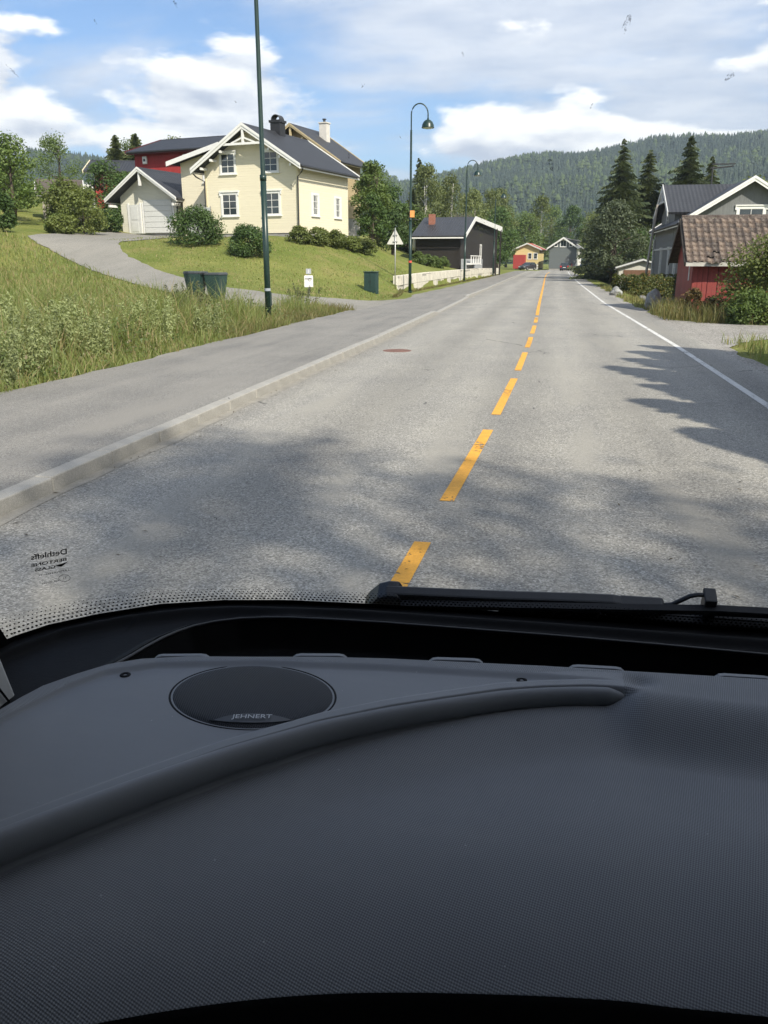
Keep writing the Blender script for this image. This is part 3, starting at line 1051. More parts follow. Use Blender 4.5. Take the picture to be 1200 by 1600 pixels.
hood.build('chimney_hood', M_DARKMETAL, cho)
# lower wing set back on the left
ax0, ax1, ay = -Wm / 2 - 3.3, -Wm / 2 - .002, 1.9
an = MB()
an.prism([(ax0, .0), (ax1, .0), (ax1, 5.75), (ax0, 4.95)], ay, 6.6, 'Y')
an.build('wing_wall', M_CREAM, H1)
slope('wing_roof', (ax0 - .6, ay - .7, 4.98), (ax0 - .6, 6.9, 4.98), (ax1 + .5, 6.9, 6.05), (ax1 + .5, ay - .7, 6.05), .14, M_BLKTILE, H1)
wb = MB()
wb.prism([(ax0 - .63, 4.72), (ax0 - .63, 5.01), (ax1 + .3, 6.03), (ax1 + .3, 5.74)], ay - .75, ay - .702, 'Y')
wb.build('wing_barge_board', M_TRIM, H1)
window(H1, (0, ay, 0), X3, -Y3, ax0 + 2.3, 3.75, .8, .85, 2, 2, case=.12)
# steps and door plinth pale stone at the right end of the front
ba = MB()
ba.box((1.2, -.30, -.3), (3.2, -.02, .22))
ba.build('front_ledge', M_CONC, H1)

# ---- garage
G1 = thing('garage', 'small pale cream garage with black roof left of the yellow house', 'garage', (-28.25, 57.2, 3.55), A12)
zg = gable(G1, 4.75, 6.2, 2.60, 0.66, 0.64, 0.85, M_CREAM2, M_BLKTILE, M_TRIM, found=0.12, board=0.26)
gd = MB()
gd.box((-.35, -.045, .13), (2.05, -.004, 2.32))
god = gd.build('garage_door', mat('door_white', (0.60, 0.60, 0.57), 0.5, 0.4, var=0.05), G1)
for k in range(6):
    q = MB()
    q.box((-.33, -.075, .16 + k * .36), (2.03, -.047, .16 + k * .36 + .335))
    q.build('door_panel', MATS['door_white'], god, bevel=.01)
sdn = MB()
sdn.box((-1.65, -.05, .13), (-.75, -.003, 2.05))
dro = sdn.build('side_door', MATS['door_white'], G1)
q = MB()
for a, b in ((.25, .9), (1.05, 1.95)):
    q.box((-1.50, -.07, a), (-.90, -.052, b))
q.build('door_panel', MATS['door_white'], dro, bevel=.015)
for x_ in (-1.78, -.72, -.50, 2.08):
    q = MB()
    q.box((x_, -.06, .13), (x_ + .12, -.002, 2.16))
    q.build('door_trim', M_TRIM, G1)
q = MB()
q.box((-.06, -.80, zg - .95), (.06, -.62, zg - .05))
q.build('gable_post', M_TRIM, G1)
for e in (-1, 1):
    q = MB()
    q.box((e * 2.7 - .06, -.84, 1.88), (e * 2.7 + .06, -.02, 2.04))
    q.build('purlin_end', M_TRIM, G1)
q = MB()
q.tube([(2.95, -.35, 2.1), (2.5, -.06, 1.8), (2.45, -.06, .15)], .045, 8)
q.build('downpipe', M_DARKMETAL, G1)
# frosted screen between garage and house
F1 = thing('glass_screen', 'frosted glass wind screen between the garage and the yellow house', 'screen', (-23.45, 54.1, 3.3), A12)
for k in range(3):
    q = MB()
    q.box((-.62 + k * .62, -.012, .12), (-.62 + k * .62 + .58, .012, 1.85))
    q.build('screen_pane', mat('frosted_pane', (0.50, 0.51, 0.49), 0.25, 0.5, var=0.04), F1)
q = MB()
for k in range(4):
    q.box((-.65 + k * .62, -.03, 0), (-.61 + k * .62, .03, 1.92))
q.build('screen_post', M_STEEL, F1)

# ---- red barn behind
B1 = thing('red_barn', 'red boarded barn with long black roof behind the cream garage', 'barn', (-27.6, 71.5, 4.7), A12 + R(90 + 0))
# ridge runs across: local y axis = along the ridge; put the block round the origin
gable(B1, 8.4, 10.0, 5.72, 0.30, 0.65, 0.5, M_RED, M_BLKTILE, mat('red_trim', (0.10, 0.02, 0.02), 0.6, 0.3), y0=-3.5, found=0.5, board=0.22)
for k, yy in enumerate((-5.6, -2.4)):
    pass
for yy in (1.4, 5.4):
    q = MB()
    q.box((-4.2 - .16, yy - .22, 4.75), (-4.2 - .002, yy + .22, 5.35))
    lo_ = q.build('wall_vent', M_TRIM, B1, bevel=.05)
    q = MB()
    q.box((-4.2 - .175, yy - .10, 4.95), (-4.2 - .162, yy + .10, 5.15))
    q.build('vent_hole', M_DARKMETAL, lo_)

# ---- second house uphill behind the yellow one
B2 = thing('timber_house', 'house with open timber gable and white chimney behind the yellow house', 'house', (-24.2, 80.0, 5.3), A12)
zB = gable(B2, 8.6, 4.6, 5.4, 0.66, 0.8, 1.3, clad_mat('ochre_cladding', (0.42, 0.33, 0.19), 0.15, False, 0.05), M_BLKTILE2, mat('pine_trim', (0.50, 0.41, 0.24), 0.6, 0.3, var=0.1), found=.4, board=.26)
q = MB()
q.box((-.09, -1.25, zB - 2.4), (.09, -1.08, zB))
q.beam((-2.1, -1.16, zB - 1.5), (2.1, -1.16, zB - 1.5), .16, .18)
for e in (-1, 1):
    q.beam((e * .1, -1.16, zB - 1.9), (e * 1.3, -1.16, zB - 1.0), .13, .13)
q.build('gable_truss', MATS['pine_trim'], B2)
q = MB()
q.box((1.0, 2.6, zB - 1.2), (1.75, 3.35, zB + .65))
q.box((.93, 2.53, zB + .651), (1.82, 3.42, zB + .75))
cc = q.build('chimney', mat('chimney_plaster', (0.60, 0.57, 0.52), 0.9, 0.2, var=0.1), B2)
q = MB()
q.lathe([(.12, 0), (.12, .25), (.2, .26), (.2, .32), (0, .36)], (1.37, 2.97, zB + .752), 10)
q.build('chimney_pot', M_DARKMETAL, cc)
window(B2, (0, 0, 0), X3, -Y3, 0.0, 5.6, 1.1, 1.1, 2, 2, MATS['pine_trim'])

# ---- red house and a small shed among the trees on the far left
B3 = thing('red_house', 'red house with low pale roof edge half hidden in trees at far left', 'house', (-42.6, 77.0, 6.0), R(-70))
gable(B3, 7.0, 9.0, 3.6, 0.30, 0.8, 0.8, M_RED, M_BLKTILE2, mat('cream_trim2', (0.66, 0.60, 0.44), 0.6, 0.3, var=0.08), found=.4, board=.3)
window(B3, (0, 0, 0), X3, -Y3, 1.4, 1.6, 1.0, 1.2, 2, 2)
q = MB()
q.box((1.6, -1.6, .3), (3.4, -.2, 2.6))
q.build('porch', M_TRIM, B3)
B4 = thing('garden_shed', 'small grey garden shed with dark roof under trees on the far left', 'shed', (-36.6, 57.6, 4.75), R(-60))
gable(B4, 2.8, 2.6, 1.7, 0.55, 0.4, 0.35, clad_mat('grey_shed_boards', (0.34, 0.31, 0.26), 0.14, True, 0.12), mat('shed_felt', (0.10, 0.085, 0.075), 0.9, 0.1, var=0.2), M_TRIM, found=.1, board=.16)
q = MB()
q.box((-.45, -.03, .12), (.45, -.003, 1.6))
q.build('shed_door', mat('door_grey', (0.20, 0.19, 0.17), 0.7, 0.2), B4)  # door in one even dark grey

# ---- dark house behind the white garden wall
B5 = thing('dark_house', 'dark brown low house with white roof edge behind the white garden wall', 'house', (-9.45, 86.0, 0.9), R(-3.5))
M_DKB = clad_mat('dark_brown_boards', (0.028, 0.024, 0.022), 0.15, True, 0.2, 0.012)
prof = [(0, -.6), (27, -.6), (27, 4.95), (5.6, 5.1), (0, 3.35)]
q = MB()
q.prism(prof, -4.5, 0.0, 'X')
q.build('wall', M_DKB, B5)
slope('roof_slope', (-4.9, -.8, 3.28), (.55, -.8, 3.28), (.55, 5.6, 5.30), (-4.9, 5.6, 5.30), .16, M_BLKTILE2, B5)
slope('roof_slope', (-4.9, 27.8, 5.05), (.55, 27.8, 5.05), (.55, 5.602, 5.302), (-4.9, 5.602, 5.302), .16, M_BLKTILE2, B5)
q = MB()
q.prism([(-.9, 2.92), (-.9, 3.30), (5.6, 5.36), (5.6, 4.90)], .552, .60, 'X')
q.build('barge_board', M_TRIM, B5)
q = MB()
q.prism([(5.602, 4.90), (5.602, 5.36), (27.9, 5.10), (27.9, 4.5)], .552, .60, 'X')
q.build('barge_board', M_TRIM, B5)
q = MB()
q.box((-4.8, -.90, 3.02), (.4, -.82, 3.14))
q.build('gutter', M_TRIM, B5)
q = MB()
q.box((-3.9, 3.0, 4.3), (-3.3, 3.6, 5.5))
q.build('chimney', mat('brick_red', (0.30, 0.13, 0.09), 0.9, 0.2, var=0.2), B5)
for yy, zz, ww, hh in ((13.5, .6, 1.1, 2.0),):
    window(B5, (0, 0, 0), Y3, X3, yy, zz, ww, hh, 2, 1, head=False)
q = MB()
q.box((.05, .3, .55), (1.1, 6.8, .70))
for k in range(5):
    q.box((1.0, .35 + k * 1.55, .701), (1.08, .43 + k * 1.55, 1.35))
q.box((.98, .3, 1.351), (1.10, 6.8, 1.44))
q.build('porch_rail', M_TRIM, B5)
for yy in (22.5, 26.5):
    q = MB()
    q.box((.5, yy, -.9), (.68, yy + .18, 4.7))
    q.build('carport_post', M_DKB, B5)

# ---- grey house beside the road on the right
M_GREYB = clad_mat('grey_boards', (0.170, 0.176, 0.176), 0.13, True, 0.10, 0.012, dirt=0.25)
M_GREYT = mat('grey_white_trim', (0.56, 0.56, 0.54), 0.6, 0.3, var=0.12)
B6 = thing('grey_house', 'grey boarded house with cross gable and black tiled roof on the right', 'house', (11.2, 56.3, -0.72), 0.0)
zq = gable(B6, 7.2, 16.0, 4.90, 0.62, 0.45, 0.55, M_GREYB, M_BLKTILE2, M_TRIM, found=.62, board=.30, foundm=mat('grey_plinth', (0.10, 0.10, 0.10), 0.9, 0.2, var=0.3))
# cross gable facing the road
q = MB()
q.prism([(5.2, 3.9), (12.6, 3.9), (12.6, 5.75), (8.9, 7.45), (5.2, 5.75)], -3.6 - .02, 1.5, 'X')
q.build('cross_wall', M_GREYB, B6)
slope('cross_roof', (-4.15, 4.6, 5.64), (3.0, 4.6, 5.64), (3.0, 8.9, 7.66), (-4.15, 8.9, 7.66), .15, M_BLKTILE2, B6)
slope('cross_roof', (-4.15, 13.2, 5.64), (3.0, 13.2, 5.64), (3.0, 8.902, 7.66), (-4.15, 8.902, 7.66), .15, M_BLKTILE2, B6)
for y0_, y1_ in ((4.55, 8.9), (13.25, 8.9)):
    q = MB()
    q.prism([(y0_, 5.38), (y0_, 5.68), (y1_, 7.70), (y1_, 7.36)], -4.21, -4.152, 'X')
    q.build('barge_board', M_GREYT, B6)
q = MB()
q.beam((-4.18, 7.0, 6.45), (-4.18, 10.8, 6.45), .10, .12)
q.box((-4.23, 8.84, 6.45), (-4.13, 8.96, 7.4))
for e in (-1, 1):
    q.beam((-4.18, 8.9 + e * .9, 6.45), (-4.18, 8.9 + e * .2, 7.2), .08, .08)
q.build('gable_truss', M_GREYT, B6)
for yy in (3.2, 6.6, 11.2):
    window(B6, (-3.6, 0, 0), Y3, -X3, yy, 1.55, .95, 1.75, 2, 3, M_GREYT, head=True, curtain=True)
window(B6, (-3.622, 0, 0), Y3, -X3, 8.9, 4.75, 1.0, 1.1, 2, 2, M_GREYT, head=True)
q = MB()
q.box((-3.66, .0, 3.30), (-3.602, 15.9, 3.42))
q.box((-3.68, -.02, .60), (-3.602, 15.95, .74))
for yy in (-.03, 15.9):
    q.box((-3.67, yy, .741), (-3.54, yy + .12, 4.6))
q.build('belt_board', M_GREYT, B6)
q = MB()
q.tube([(-4.1, 15.8, 4.4), (-3.72, 15.85, 4.1), (-3.72, 15.85, .3)], .05, 8)
q.build('downpipe', M_GREYT, B6)
window(B6, (0, 0, 0), X3, -Y3, .1, 4.35, 1.35, 1.2, 2, 1, M_TRIM, case=.16)
q = MB()
q.tube([(-.9, 9.2, 6.7), (-.9, 9.2, 8.85)], .05, 8)
q.tube([(-1.05, 9.2, 8.72), (.45, 9.2, 8.84)], .05, 6)
q.box((-.95, 9.1, 8.95), (.55, 9.3, 9.02))
q.build('stove_pipe', M_DARKMETAL, B6)
q = MB()
q.box((-.35, 2.0, zq - .6), (.35, 2.7, zq + .0))
# ---- old red tool shed with clay tiles at the roadside
B7 = thing('tool_shed', 'weathered red boarded shed with lichen covered clay tiles at the roadside', 'shed', (4.9, 33.2, -0.62), R(-1))
M_OLDR = clad_mat('old_red_boards', (0.25, 0.052, 0.045), 0.155, True, 0.22, 0.004, dirt=0.35)
q = MB()
q.prism([(0, 0), (4.8, 0), (4.8, 2.62), (2.4, 4.02), (0, 2.62)], .02, 5.6, 'X')
q.build('wall', mat('old_red_dark', (0.10, 0.030, 0.028), 0.9, 0.2, var=0.3, vscale=4), B7)
bw = .175
for k in range(32):
    q = MB()
    zt_ = 2.50 + random.uniform(-.01, .02)
    q.box((0, -.028, .05 + random.uniform(-.05, .05)), (bw - .012, -.002, zt_))
    o = q.build('board', M_OLDR, B7)
    o.location = (k * bw + .02, random.uniform(-.008, .006), 0)
    o.rotation_euler = (0, random.uniform(-.006, .006), 0)
for k in range(26):
    q = MB()
    yy = k * .18 + .06
    q.box((-.004, yy, .05), (.018, yy + .168, 2.6 + min(yy, 4.8 - yy) * .583))
    q.build('board', M_OLDR, B7)
q = MB()
q.box((-.03, .75, 1.75), (-.005, .90, 2.5))
q.build('window_slit', M_GREYT, B7)
# roof deck, eave board and single pantiles
tp = .583
q = MB()
for e in (0, 1):
    y0_, y1_ = (-.42, 2.4) if e == 0 else (5.22, 2.4)
    q.hexa([(-.32, y0_, 2.36), (5.9, y0_, 2.36), (5.9, y1_, 4.00), (-.32, y1_, 4.00), (-.32, y0_, 2.41), (5.9, y0_, 2.41), (5.9, y1_, 4.05), (-.32, y1_, 4.05)])
q.build('roof_deck', mat('old_wood', (0.10, 0.085, 0.07), 0.9, 0.1, var=0.3), B7)
q = MB()
q.box((-.32, -.50, 2.27), (5.9, -.425, 2.42))
q.build('eave_board', mat('weathered_white', (0.42, 0.40, 0.36), 0.8, 0.2, var=0.25, vscale=5), B7)
for e in (-1, 1):
    q = MB()
    q.beam((-.34, 2.4 + e * 2.8, 2.34), (-.34, 2.4, 3.96), .04, .16)
    q.build('verge_board', MATS['old_wood'], B7)


def tile_mesh():
    """S-shaped clay pantile: width .235, length .36"""
    n = 9
    vs = []
    for s_ in (0, 1):
        for z_ in (0, 1):
            for i in range(n):
                u = i / (n - 1)
                hgt = .027 * math.sin(u * 2 * math.pi + .6) + .03
                vs.append((u * .235, s_ * .36, hgt - (.016 if z_ == 0 else 0) + (1 - s_) * .022))
    fs = []
    for i in range(n - 1):
        a, b, c, d = i, n + i, 2 * n + i, 3 * n + i
        fs.append((b, b + 1, d + 1, d))
        fs.append((a + 1, a, b, b + 1)[::-1])
        fs.append((c, c + 1, a + 1, a)[::-1])
    me = bpy.data.meshes.new('tile')
    me.from_pydata(vs, [], fs)
    me.polygons.foreach_set('use_smooth', [True] * len(me.polygons))
    return me


M_CLAY = mat('clay_tile', (0.118, 0.090, 0.077), 0.9, 0.15, var=0.35, vscale=4, bump=0.01, bscale=40, col2=(0.175, 0.148, 0.130), var2=0.25, v2scale=30)
t_ = NT(M_CLAY.node_tree)
_b = M_CLAY.node_tree.nodes['Principled BSDF']
_src = _b.inputs['Base Color'].links[0].from_socket
_oi = t_.n('ShaderNodeObjectInfo').outputs['Random']
_c = t_.mix(1.0, _src, t_.ramp(_oi, [(0, (0.62, 0.62, 0.64)), (0.5, (1.0, 0.95, 0.92)), (1, (1.28, 1.18, 1.08))]), 'MULTIPLY')
_li = t_.n('ShaderNodeMapRange', {'Value': t_.noise(t_.n('ShaderNodeTexCoord').outputs['Object'], 14, 5, 0.7), 'From Min': 0.56, 'From Max': 0.70, 'To Max': 0.7}).outputs[0]
M_CLAY.node_tree.links.new(t_.mix(_li, _c, (0.30, 0.29, 0.22, 1)), _b.inputs['Base Color'])
TM = tile_mesh()
TM.materials.append(M_CLAY)
sl = math.atan(tp)
rows, cols = 9, 26
for r_ in range(rows):
    for c_ in range(cols):
        if (r_, c_) in ((0, 3), (0, 4), (1, 4), (0, 9)):
            dyx = -.09
        else:
            dyx = 0
        o = link('tile', TM, B7)
        s_ = r_ * .345 + random.uniform(-.012, .012) + dyx
        o.location = (-.30 + c_ * .235 + random.uniform(-.008, .008), -.50 + s_ * math.cos(sl), 2.40 + s_ * math.sin(sl) - .08 * math.cos(sl) * 0 + random.uniform(-.004, .006))
        o.rotation_euler = (sl + random.uniform(-.02, .03), random.uniform(-.03, .03), random.uniform(-.03, .03))
q = MB()
for k in range(15):
    x_ = -.3 + k * .41
    q.prism([(2.24, 3.99), (2.30, 4.10), (2.4, 4.15), (2.5, 4.10), (2.56, 3.99)], x_, x_ + .40, 'X')
q.build('ridge_tiles', M_CLAY, B7)

# ---- far houses down the road
M_FGREY = clad_mat('far_grey_boards', (0.13, 0.145, 0.145), 0.2, False, 0.05)
M_SLATE = tile_mat('slate_grey_roof', (0.16, 0.16, 0.165), 0.3, 0.4, 0.02, 0.7)
B8 = thing('far_grey_house', 'grey gabled house with white side wall at the end of the road', 'house', (1.1, 180.0, 0.0), R(-6))
gable(B8, 5.4, 12.0, 4.35, 0.66, 0.5, 0.6, M_FGREY, M_SLATE, M_TRIM, found=.3, board=.35)
for cu in (-1.5, 1.5):
    window(B8, (0, 0, 0), X3, -Y3, cu, 4.6, .5, .55, 1, 1, head=False)
window(B8, (0, 0, 0), X3, -Y3, 0, 4.55, 1.1, 1.2, 2, 1, head=False)
q = MB()
q.box((2.705, .1, .3), (2.75, 11.9, 4.2))
q.build('white_side_cladding', mat('far_white_boards', (0.62, 0.61, 0.58), 0.7, 0.3, var=0.05), B8)
for yy in (1.6, 4.2, 6.8, 9.4):
    for zz in (1.0, 2.9):
        window(B8, (2.75, 0, 0), Y3, X3, yy, zz, .7, .9, 1, 1, head=False)
q = MB()
q.prism([(2.0, 5.2), (8.0, 5.2), (8.0, 5.9), (2.0, 5.9)], .4, 2.6, 'X')
q.build('dormer', M_FGREY, B8)
slope('dormer_roof', (2.9, 1.6, 5.75), (2.9, 8.4, 5.75), (.2, 8.4, 6.2), (.2, 1.6, 6.2), .12, M_SLATE, B8)
B9 = thing('red_roof_house', 'small yellow and red house with red roof on the left far down the road', 'house', (-6.3, 187.0, 0.0), R(-8))
gable(B9, 5.2, 6.0, 4.1, 0.42, 0.5, 0.5, clad_mat('far_yellow', (0.62, 0.50, 0.24), 0.2, False, 0.05), tile_mat('red_tile_roof', (0.33, 0.075, 0.045), 0.3, 0.4, 0.02, 0.7), M_TRIM, found=.3, board=.25)
q = MB()
q.box((-2.62, -1.6, .2), (-.2, -.02, 3.0))
q.build('red_porch', mat('far_red', (0.35, 0.05, 0.045), 0.7, 0.3, var=0.1), B9)
for cu in (.6, 1.8):
    window(B9, (0, 0, 0), X3, -Y3, cu, 2.2, .7, 1.1, 1, 2, head=False)
# small garage beside the spruces
B10 = thing('small_garage', 'low garage with brown door and pale gable beyond the hedge', 'garage', (7.35, 78.5, -0.8), R(0))
gable(B10, 3.9, 5.0, 2.0, 0.30, .3, .3, mat('pale_wall', (0.52, 0.50, 0.44), 0.8, 0.2, var=0.06), mat('grey_felt', (0.20, 0.20, 0.20), 0.9, 0.2, var=0.1), M_GREYT, found=.1, board=.12)
q = MB()
q.box((-1.55, -.05, .12), (1.55, -.003, 1.85))
q.build('garage_door', mat('brown_door', (0.16, 0.085, 0.05), 0.6, 0.3, var=0.15), B10)
# ================================================================ vegetation
def leaves_mesh(P, N, size, aspect=0.5, jitter=0.35, droop=0.0):
    """P centres (n,3), N outward directions -> diamond leaves (4 verts each)"""
    n = len(P)
    d = N + rng.normal(0, 0.7, (n, 3))
    d /= np.linalg.norm(d, axis=1, keepdims=True) + 1e-9
    t = np.cross(d, rng.normal(0, 1, (n, 3)))
    t /= np.linalg.norm(t, axis=1, keepdims=True) + 1e-9
    t[:, 2] -= droop
    t /= np.linalg.norm(t, axis=1, keepdims=True) + 1e-9
    b = np.cross(d, t)
    L = (size * rng.uniform(1 - jitter, 1 + jitter, n))[:, None]
    Wd = L * aspect
    V = np.stack([P - t * L * .5, P + b * Wd * .5 + d * L * .06, P + t * L * .5, P - b * Wd * .5 + d * L * .06], 1).reshape(-1, 3)
    F = np.arange(n * 4).reshape(n, 4)
    return V, F


def clumps(h, r, nc, base=0.28, top=1.0, power=1.0, shell=0.55):
    """clump centres inside an uneven crown envelope"""
    out = []
    lobes = [(rng.uniform(0, 6.28), rng.uniform(0.75, 1.25)) for _ in range(5)]
    while len(out) < nc:
        t = rng.uniform(0, 1)
        prof = math.sin(math.pi * (0.08 + 0.92 * t) ** 0.75) ** power
        a = rng.uniform(0, 6.28)
        lob = 0.85 + 0.25 * sum(math.cos(a - p) * (s - 1) * 2 for p, s in lobes) / 2
        rr = r * prof * lob * math.sqrt(rng.uniform(shell ** 2, 1))
        out.append((rr * math.cos(a), rr * math.sin(a), h * (base + (top - base) * t)))
    return np.array(out)


def leafy_tree(name, label, x, y, z, h, r, m, nc=60, lpc=90, leaf=0.26, bark=None, group=None, cr=None, base=0.22, power=0.8, trunk=None, droop=0.0, cat='tree', multi=1, aspect=0.55):
    T = thing(name, label, cat, (x, y, z - 0.05), rng.uniform(0, 6.28), group)
    C = clumps(h * 0.94, r, nc, base, 1.0, power)
    crd = (cr or 0.30) * r
    P, N = [], []
    for c in C:
        k = int(lpc * rng.uniform(0.6, 1.4))
        rc = crd * rng.uniform(0.65, 1.3)
        u = rng.normal(0, 1, (k, 3))
        u /= np.linalg.norm(u, axis=1, keepdims=True)
        rad = rc * rng.uniform(0.35, 1.0, (k, 1)) ** 0.6
        q = c + u * rad * np.array([1.15, 1.15, 0.75])
        if droop:
            q[:, 2] -= droop * rng.uniform(0, 1, k) * rc
        P.append(q)
        N.append(u * 0.7 + np.array([0, 0, 0.8]))
    V, F = leaves_mesh(np.concatenate(P), np.concatenate(N), leaf, aspect, droop=droop)
    V[:, 2] = np.maximum(V[:, 2], 0.03)
    link('crown', np_mesh('crown', V, F, m), T)
    tr_ = MB()
    tr0 = trunk or max(0.05, r * 0.06)
    for mm in range(multi):
        lean = np.clip(rng.normal(0, 0.04, 2), -.06, .06)
        top = h * rng.uniform(.72, .86)
        pts = [(lean[0] * s * top + (rng.normal(0, .04) if s else 0), lean[1] * s * top + (rng.normal(0, .04) if s else 0), s * top) for s in (0, .2, .45, .7, 1.0)]
        tr_.tube(pts, [tr0 * 1.25, tr0, tr0 * .8, tr0 * .5, tr0 * .15], 7)
        if mm == 0:
            for c in C[rng.permutation(len(C))[:min(22 if bark is None else 9, len(C))]]:
                zs = max(.12 * h, c[2] - rng.uniform(.15, .35) * h * .6)
                s = zs / top
                p0 = (lean[0] * zs, lean[1] * zs, min(zs, top * .95))
                mid = (p0[0] * .5 + c[0] * .5, p0[1] * .5 + c[1] * .5, p0[2] * .45 + c[2] * .55)
                tr_.tube([p0, mid, tuple(c)], [tr0 * .34, tr0 * .18, tr0 * .05], 5, cap=False)
    tr_.build('trunk', bark or M_BARK, T, True)
    return T


def spruce_tree(label, x, y, z, h, r, m, group=None, lev=40, dens=1.0):
    T = thing('spruce_tree', label, 'tree', (x, y, z - 0.05), rng.uniform(0, 6.28), group)
    VV, FF = [], []
    n0 = 0
    for i in range(lev):
        s = i / (lev - 1)
        zc = h * (0.07 + 0.92 * s ** 0.95)
        R0 = r * 1.45 * (1 - s) ** 0.8 * rng.uniform(0.72, 1.12) + 0.10
        nb = int((13 - 6 * s) * dens)
        a0 = rng.uniform(0, 6.28)
        for b in range(nb):
            a = a0 + 6.283 * b / nb + rng.normal(0, .18)
            zo = rng.uniform(-.75, .75) * h / lev
            L = R0 * (1 - zo / h * 2.2) * rng.uniform(0.5, 1.18)
            dirv = np.array([math.cos(a), math.sin(a), 0])
            side = np.array([-math.sin(a), math.cos(a), 0])
            nl = max(5, int(L / 0.16))
            t = (np.arange(nl) + rng.uniform(0, .5, nl)) / nl
            sag = -rng.uniform(.22, .55) * L * t ** 1.2 + 0.13 * L * np.maximum(t - .55, 0) * 2
            cen = dirv[None] * (t * L)[:, None] + np.array([0, 0, 1])[None] * (zc + zo + sag)[:, None]
            wd = L * 0.30 * (1 - t * .7) + .10
            for sg in (-1, 1):
                tip = cen + dirv * (.16 * (1 + L * .2)) + side[None] * (sg * wd)[:, None] + np.array([0, 0, -1])[None] * (wd * rng.uniform(.2, .9, nl))[:, None]
                e = (side * .0 + np.array([0, 0, 1]) * .06)[None] + dirv[None] * .07
                q = np.stack([cen - e * rng.uniform(.5, 1.4, (nl, 1)), tip - e * .5, tip + e * .3, cen + e * rng.uniform(.5, 1.4, (nl, 1))], 1).reshape(-1, 3)
                q += rng.normal(0, .012, q.shape)
                VV.append(q)
                FF.append(np.arange(nl * 4).reshape(nl, 4) + n0)
                n0 += nl * 4
    link('crown', np_mesh('crown', np.concatenate(VV), np.concatenate(FF), m), T)
    q = MB()
    q.tube([(0, 0, 0), (0, 0, h * .5), (0, 0, h * .98)], [h * .016, h * .010, .015], 8)
    q.build('trunk', M_BARK, T, True)
    return T


M_LEAF_D = leaf_mat('leaf_dark', (0.046, 0.088, 0.025), (0.104, 0.162, 0.044), 0.3)
M_LEAF_M = leaf_mat('leaf_mid', (0.080, 0.130, 0.032), (0.162, 0.218, 0.060), 0.35)
M_LEAF_L = leaf_mat('leaf_light', (0.105, 0.140, 0.036), (0.195, 0.225, 0.066), 0.35)
M_LEAF_B = leaf_mat('leaf_birch', (0.104, 0.140, 0.048), (0.195, 0.218, 0.082), 0.35)
M_LEAF_G = leaf_mat('leaf_greygreen', (0.075, 0.102, 0.055), (0.145, 0.170, 0.096), 0.3)
M_SPR = leaf_mat('spruce_needles', (0.040, 0.060, 0.028), (0.095, 0.112, 0.046), 0.15)
M_SPR2 = leaf_mat('spruce_needles_pale', (0.060, 0.085, 0.034), (0.130, 0.148, 0.058), 0.15)
M_RUST = leaf_mat('leaf_rusty', (0.105, 0.085, 0.030), (0.190, 0.135, 0.050), 0.3, hue=(0.18, (0.17, 0.085, 0.035, 1)))

# right side spruces
spruce_tree('tall dark spruce with ragged top, tallest on the left of the right hand spruces', 5.9, 91.8, -.75, 14.0, 3.4, M_SPR)
spruce_tree('paler spruce standing just right of the tall ragged spruce', 8.9, 96.6, -.78, 13.6, 3.2, M_SPR2)
spruce_tree('broad dark spruce rising behind the black tiled roof of the grey house', 12.5, 94.2, -.78, 14.6, 3.9, M_SPR, dens=1.2)
spruce_tree('small pale spruce right of the broad spruce behind the grey house', 15.4, 98.8, -.78, 13.0, 2.8, M_SPR2)
spruce_tree('spruce half hidden behind the two spruces right of the road', 7.3, 112.0, -.7, 13.4, 3.6, M_SPR)
leafy_tree('rowan_tree', 'large grey green tree hanging over the right edge of the road', 5.1, 81.9, -.4, 7.6, 3.3, M_LEAF_G, 85, 95, .24, multi=3, droop=.3)
leafy_tree('rowan_tree', 'slim tree left of the large grey green roadside tree', 4.0, 100.0, -.1, 6.6, 1.9, M_LEAF_G, 40, 80, .24)
leafy_tree('broadleaf_tree', 'dark low tree between the large roadside tree and the spruces', 7.6, 86.5, -.78, 5.6, 2.6, M_LEAF_D, 50, 80, .26)
# middle: behind the dark house and down the road
leafy_tree('birch_tree', 'tall birch behind the left end of the dark house roof', -17.5, 116.7, 3.2, 11.6, 2.6, M_LEAF_B, 60, 80, .30, M_BIRCH, droop=.8, multi=2, power=.7)
leafy_tree('birch_tree', 'tall birch behind the middle of the dark house', -14.9, 121.1, 2.4, 11.6, 2.9, M_LEAF_B, 60, 80, .30, M_BIRCH, droop=.8, multi=2, power=.7)
leafy_tree('birch_tree', 'shorter birch between the two tall birches behind the dark house', -17.2, 128.9, 2.6, 10.2, 2.9, M_LEAF_B, 50, 80, .32, M_BIRCH, droop=.8, multi=2)
spruce_tree('dark spruce left of the birches behind the dark house', -21.2, 133.3, 3.4, 13.2, 2.3, M_SPR)
spruce_tree('small spruce behind the lawn right of the second lamp post', -17.2, 103.6, 2.6, 7.4, 1.7, M_SPR)
leafy_tree('birch_tree', 'birch behind the right end of the dark house', -13.0, 134.4, 1.0, 11.7, 3.2, M_LEAF_B, 55, 80, .32, M_BIRCH, droop=.8)
leafy_tree('birch_tree', 'loose birch above the white roof edge of the dark house', -11.4, 151.0, 0, 14.4, 3.6, M_LEAF_B, 55, 80, .36, M_BIRCH, droop=.8)
leafy_tree('maple_tree', 'dense green tree right of the dark house', -9.4, 140.0, 0, 10.3, 3.2, M_LEAF_D, 65, 85, .34)
leafy_tree('maple_tree', 'low leafy tree at the right end of the white garden wall', -8.9, 127.5, 0, 6.8, 2.2, M_LEAF_D, 45, 80, .30)
leafy_tree('birch_tree', 'tall birch with white stem behind the red roofed house', -12.6, 190.0, 0, 17.4, 4.2, M_LEAF_B, 80, 95, .42, M_BIRCH, droop=.8, multi=2)
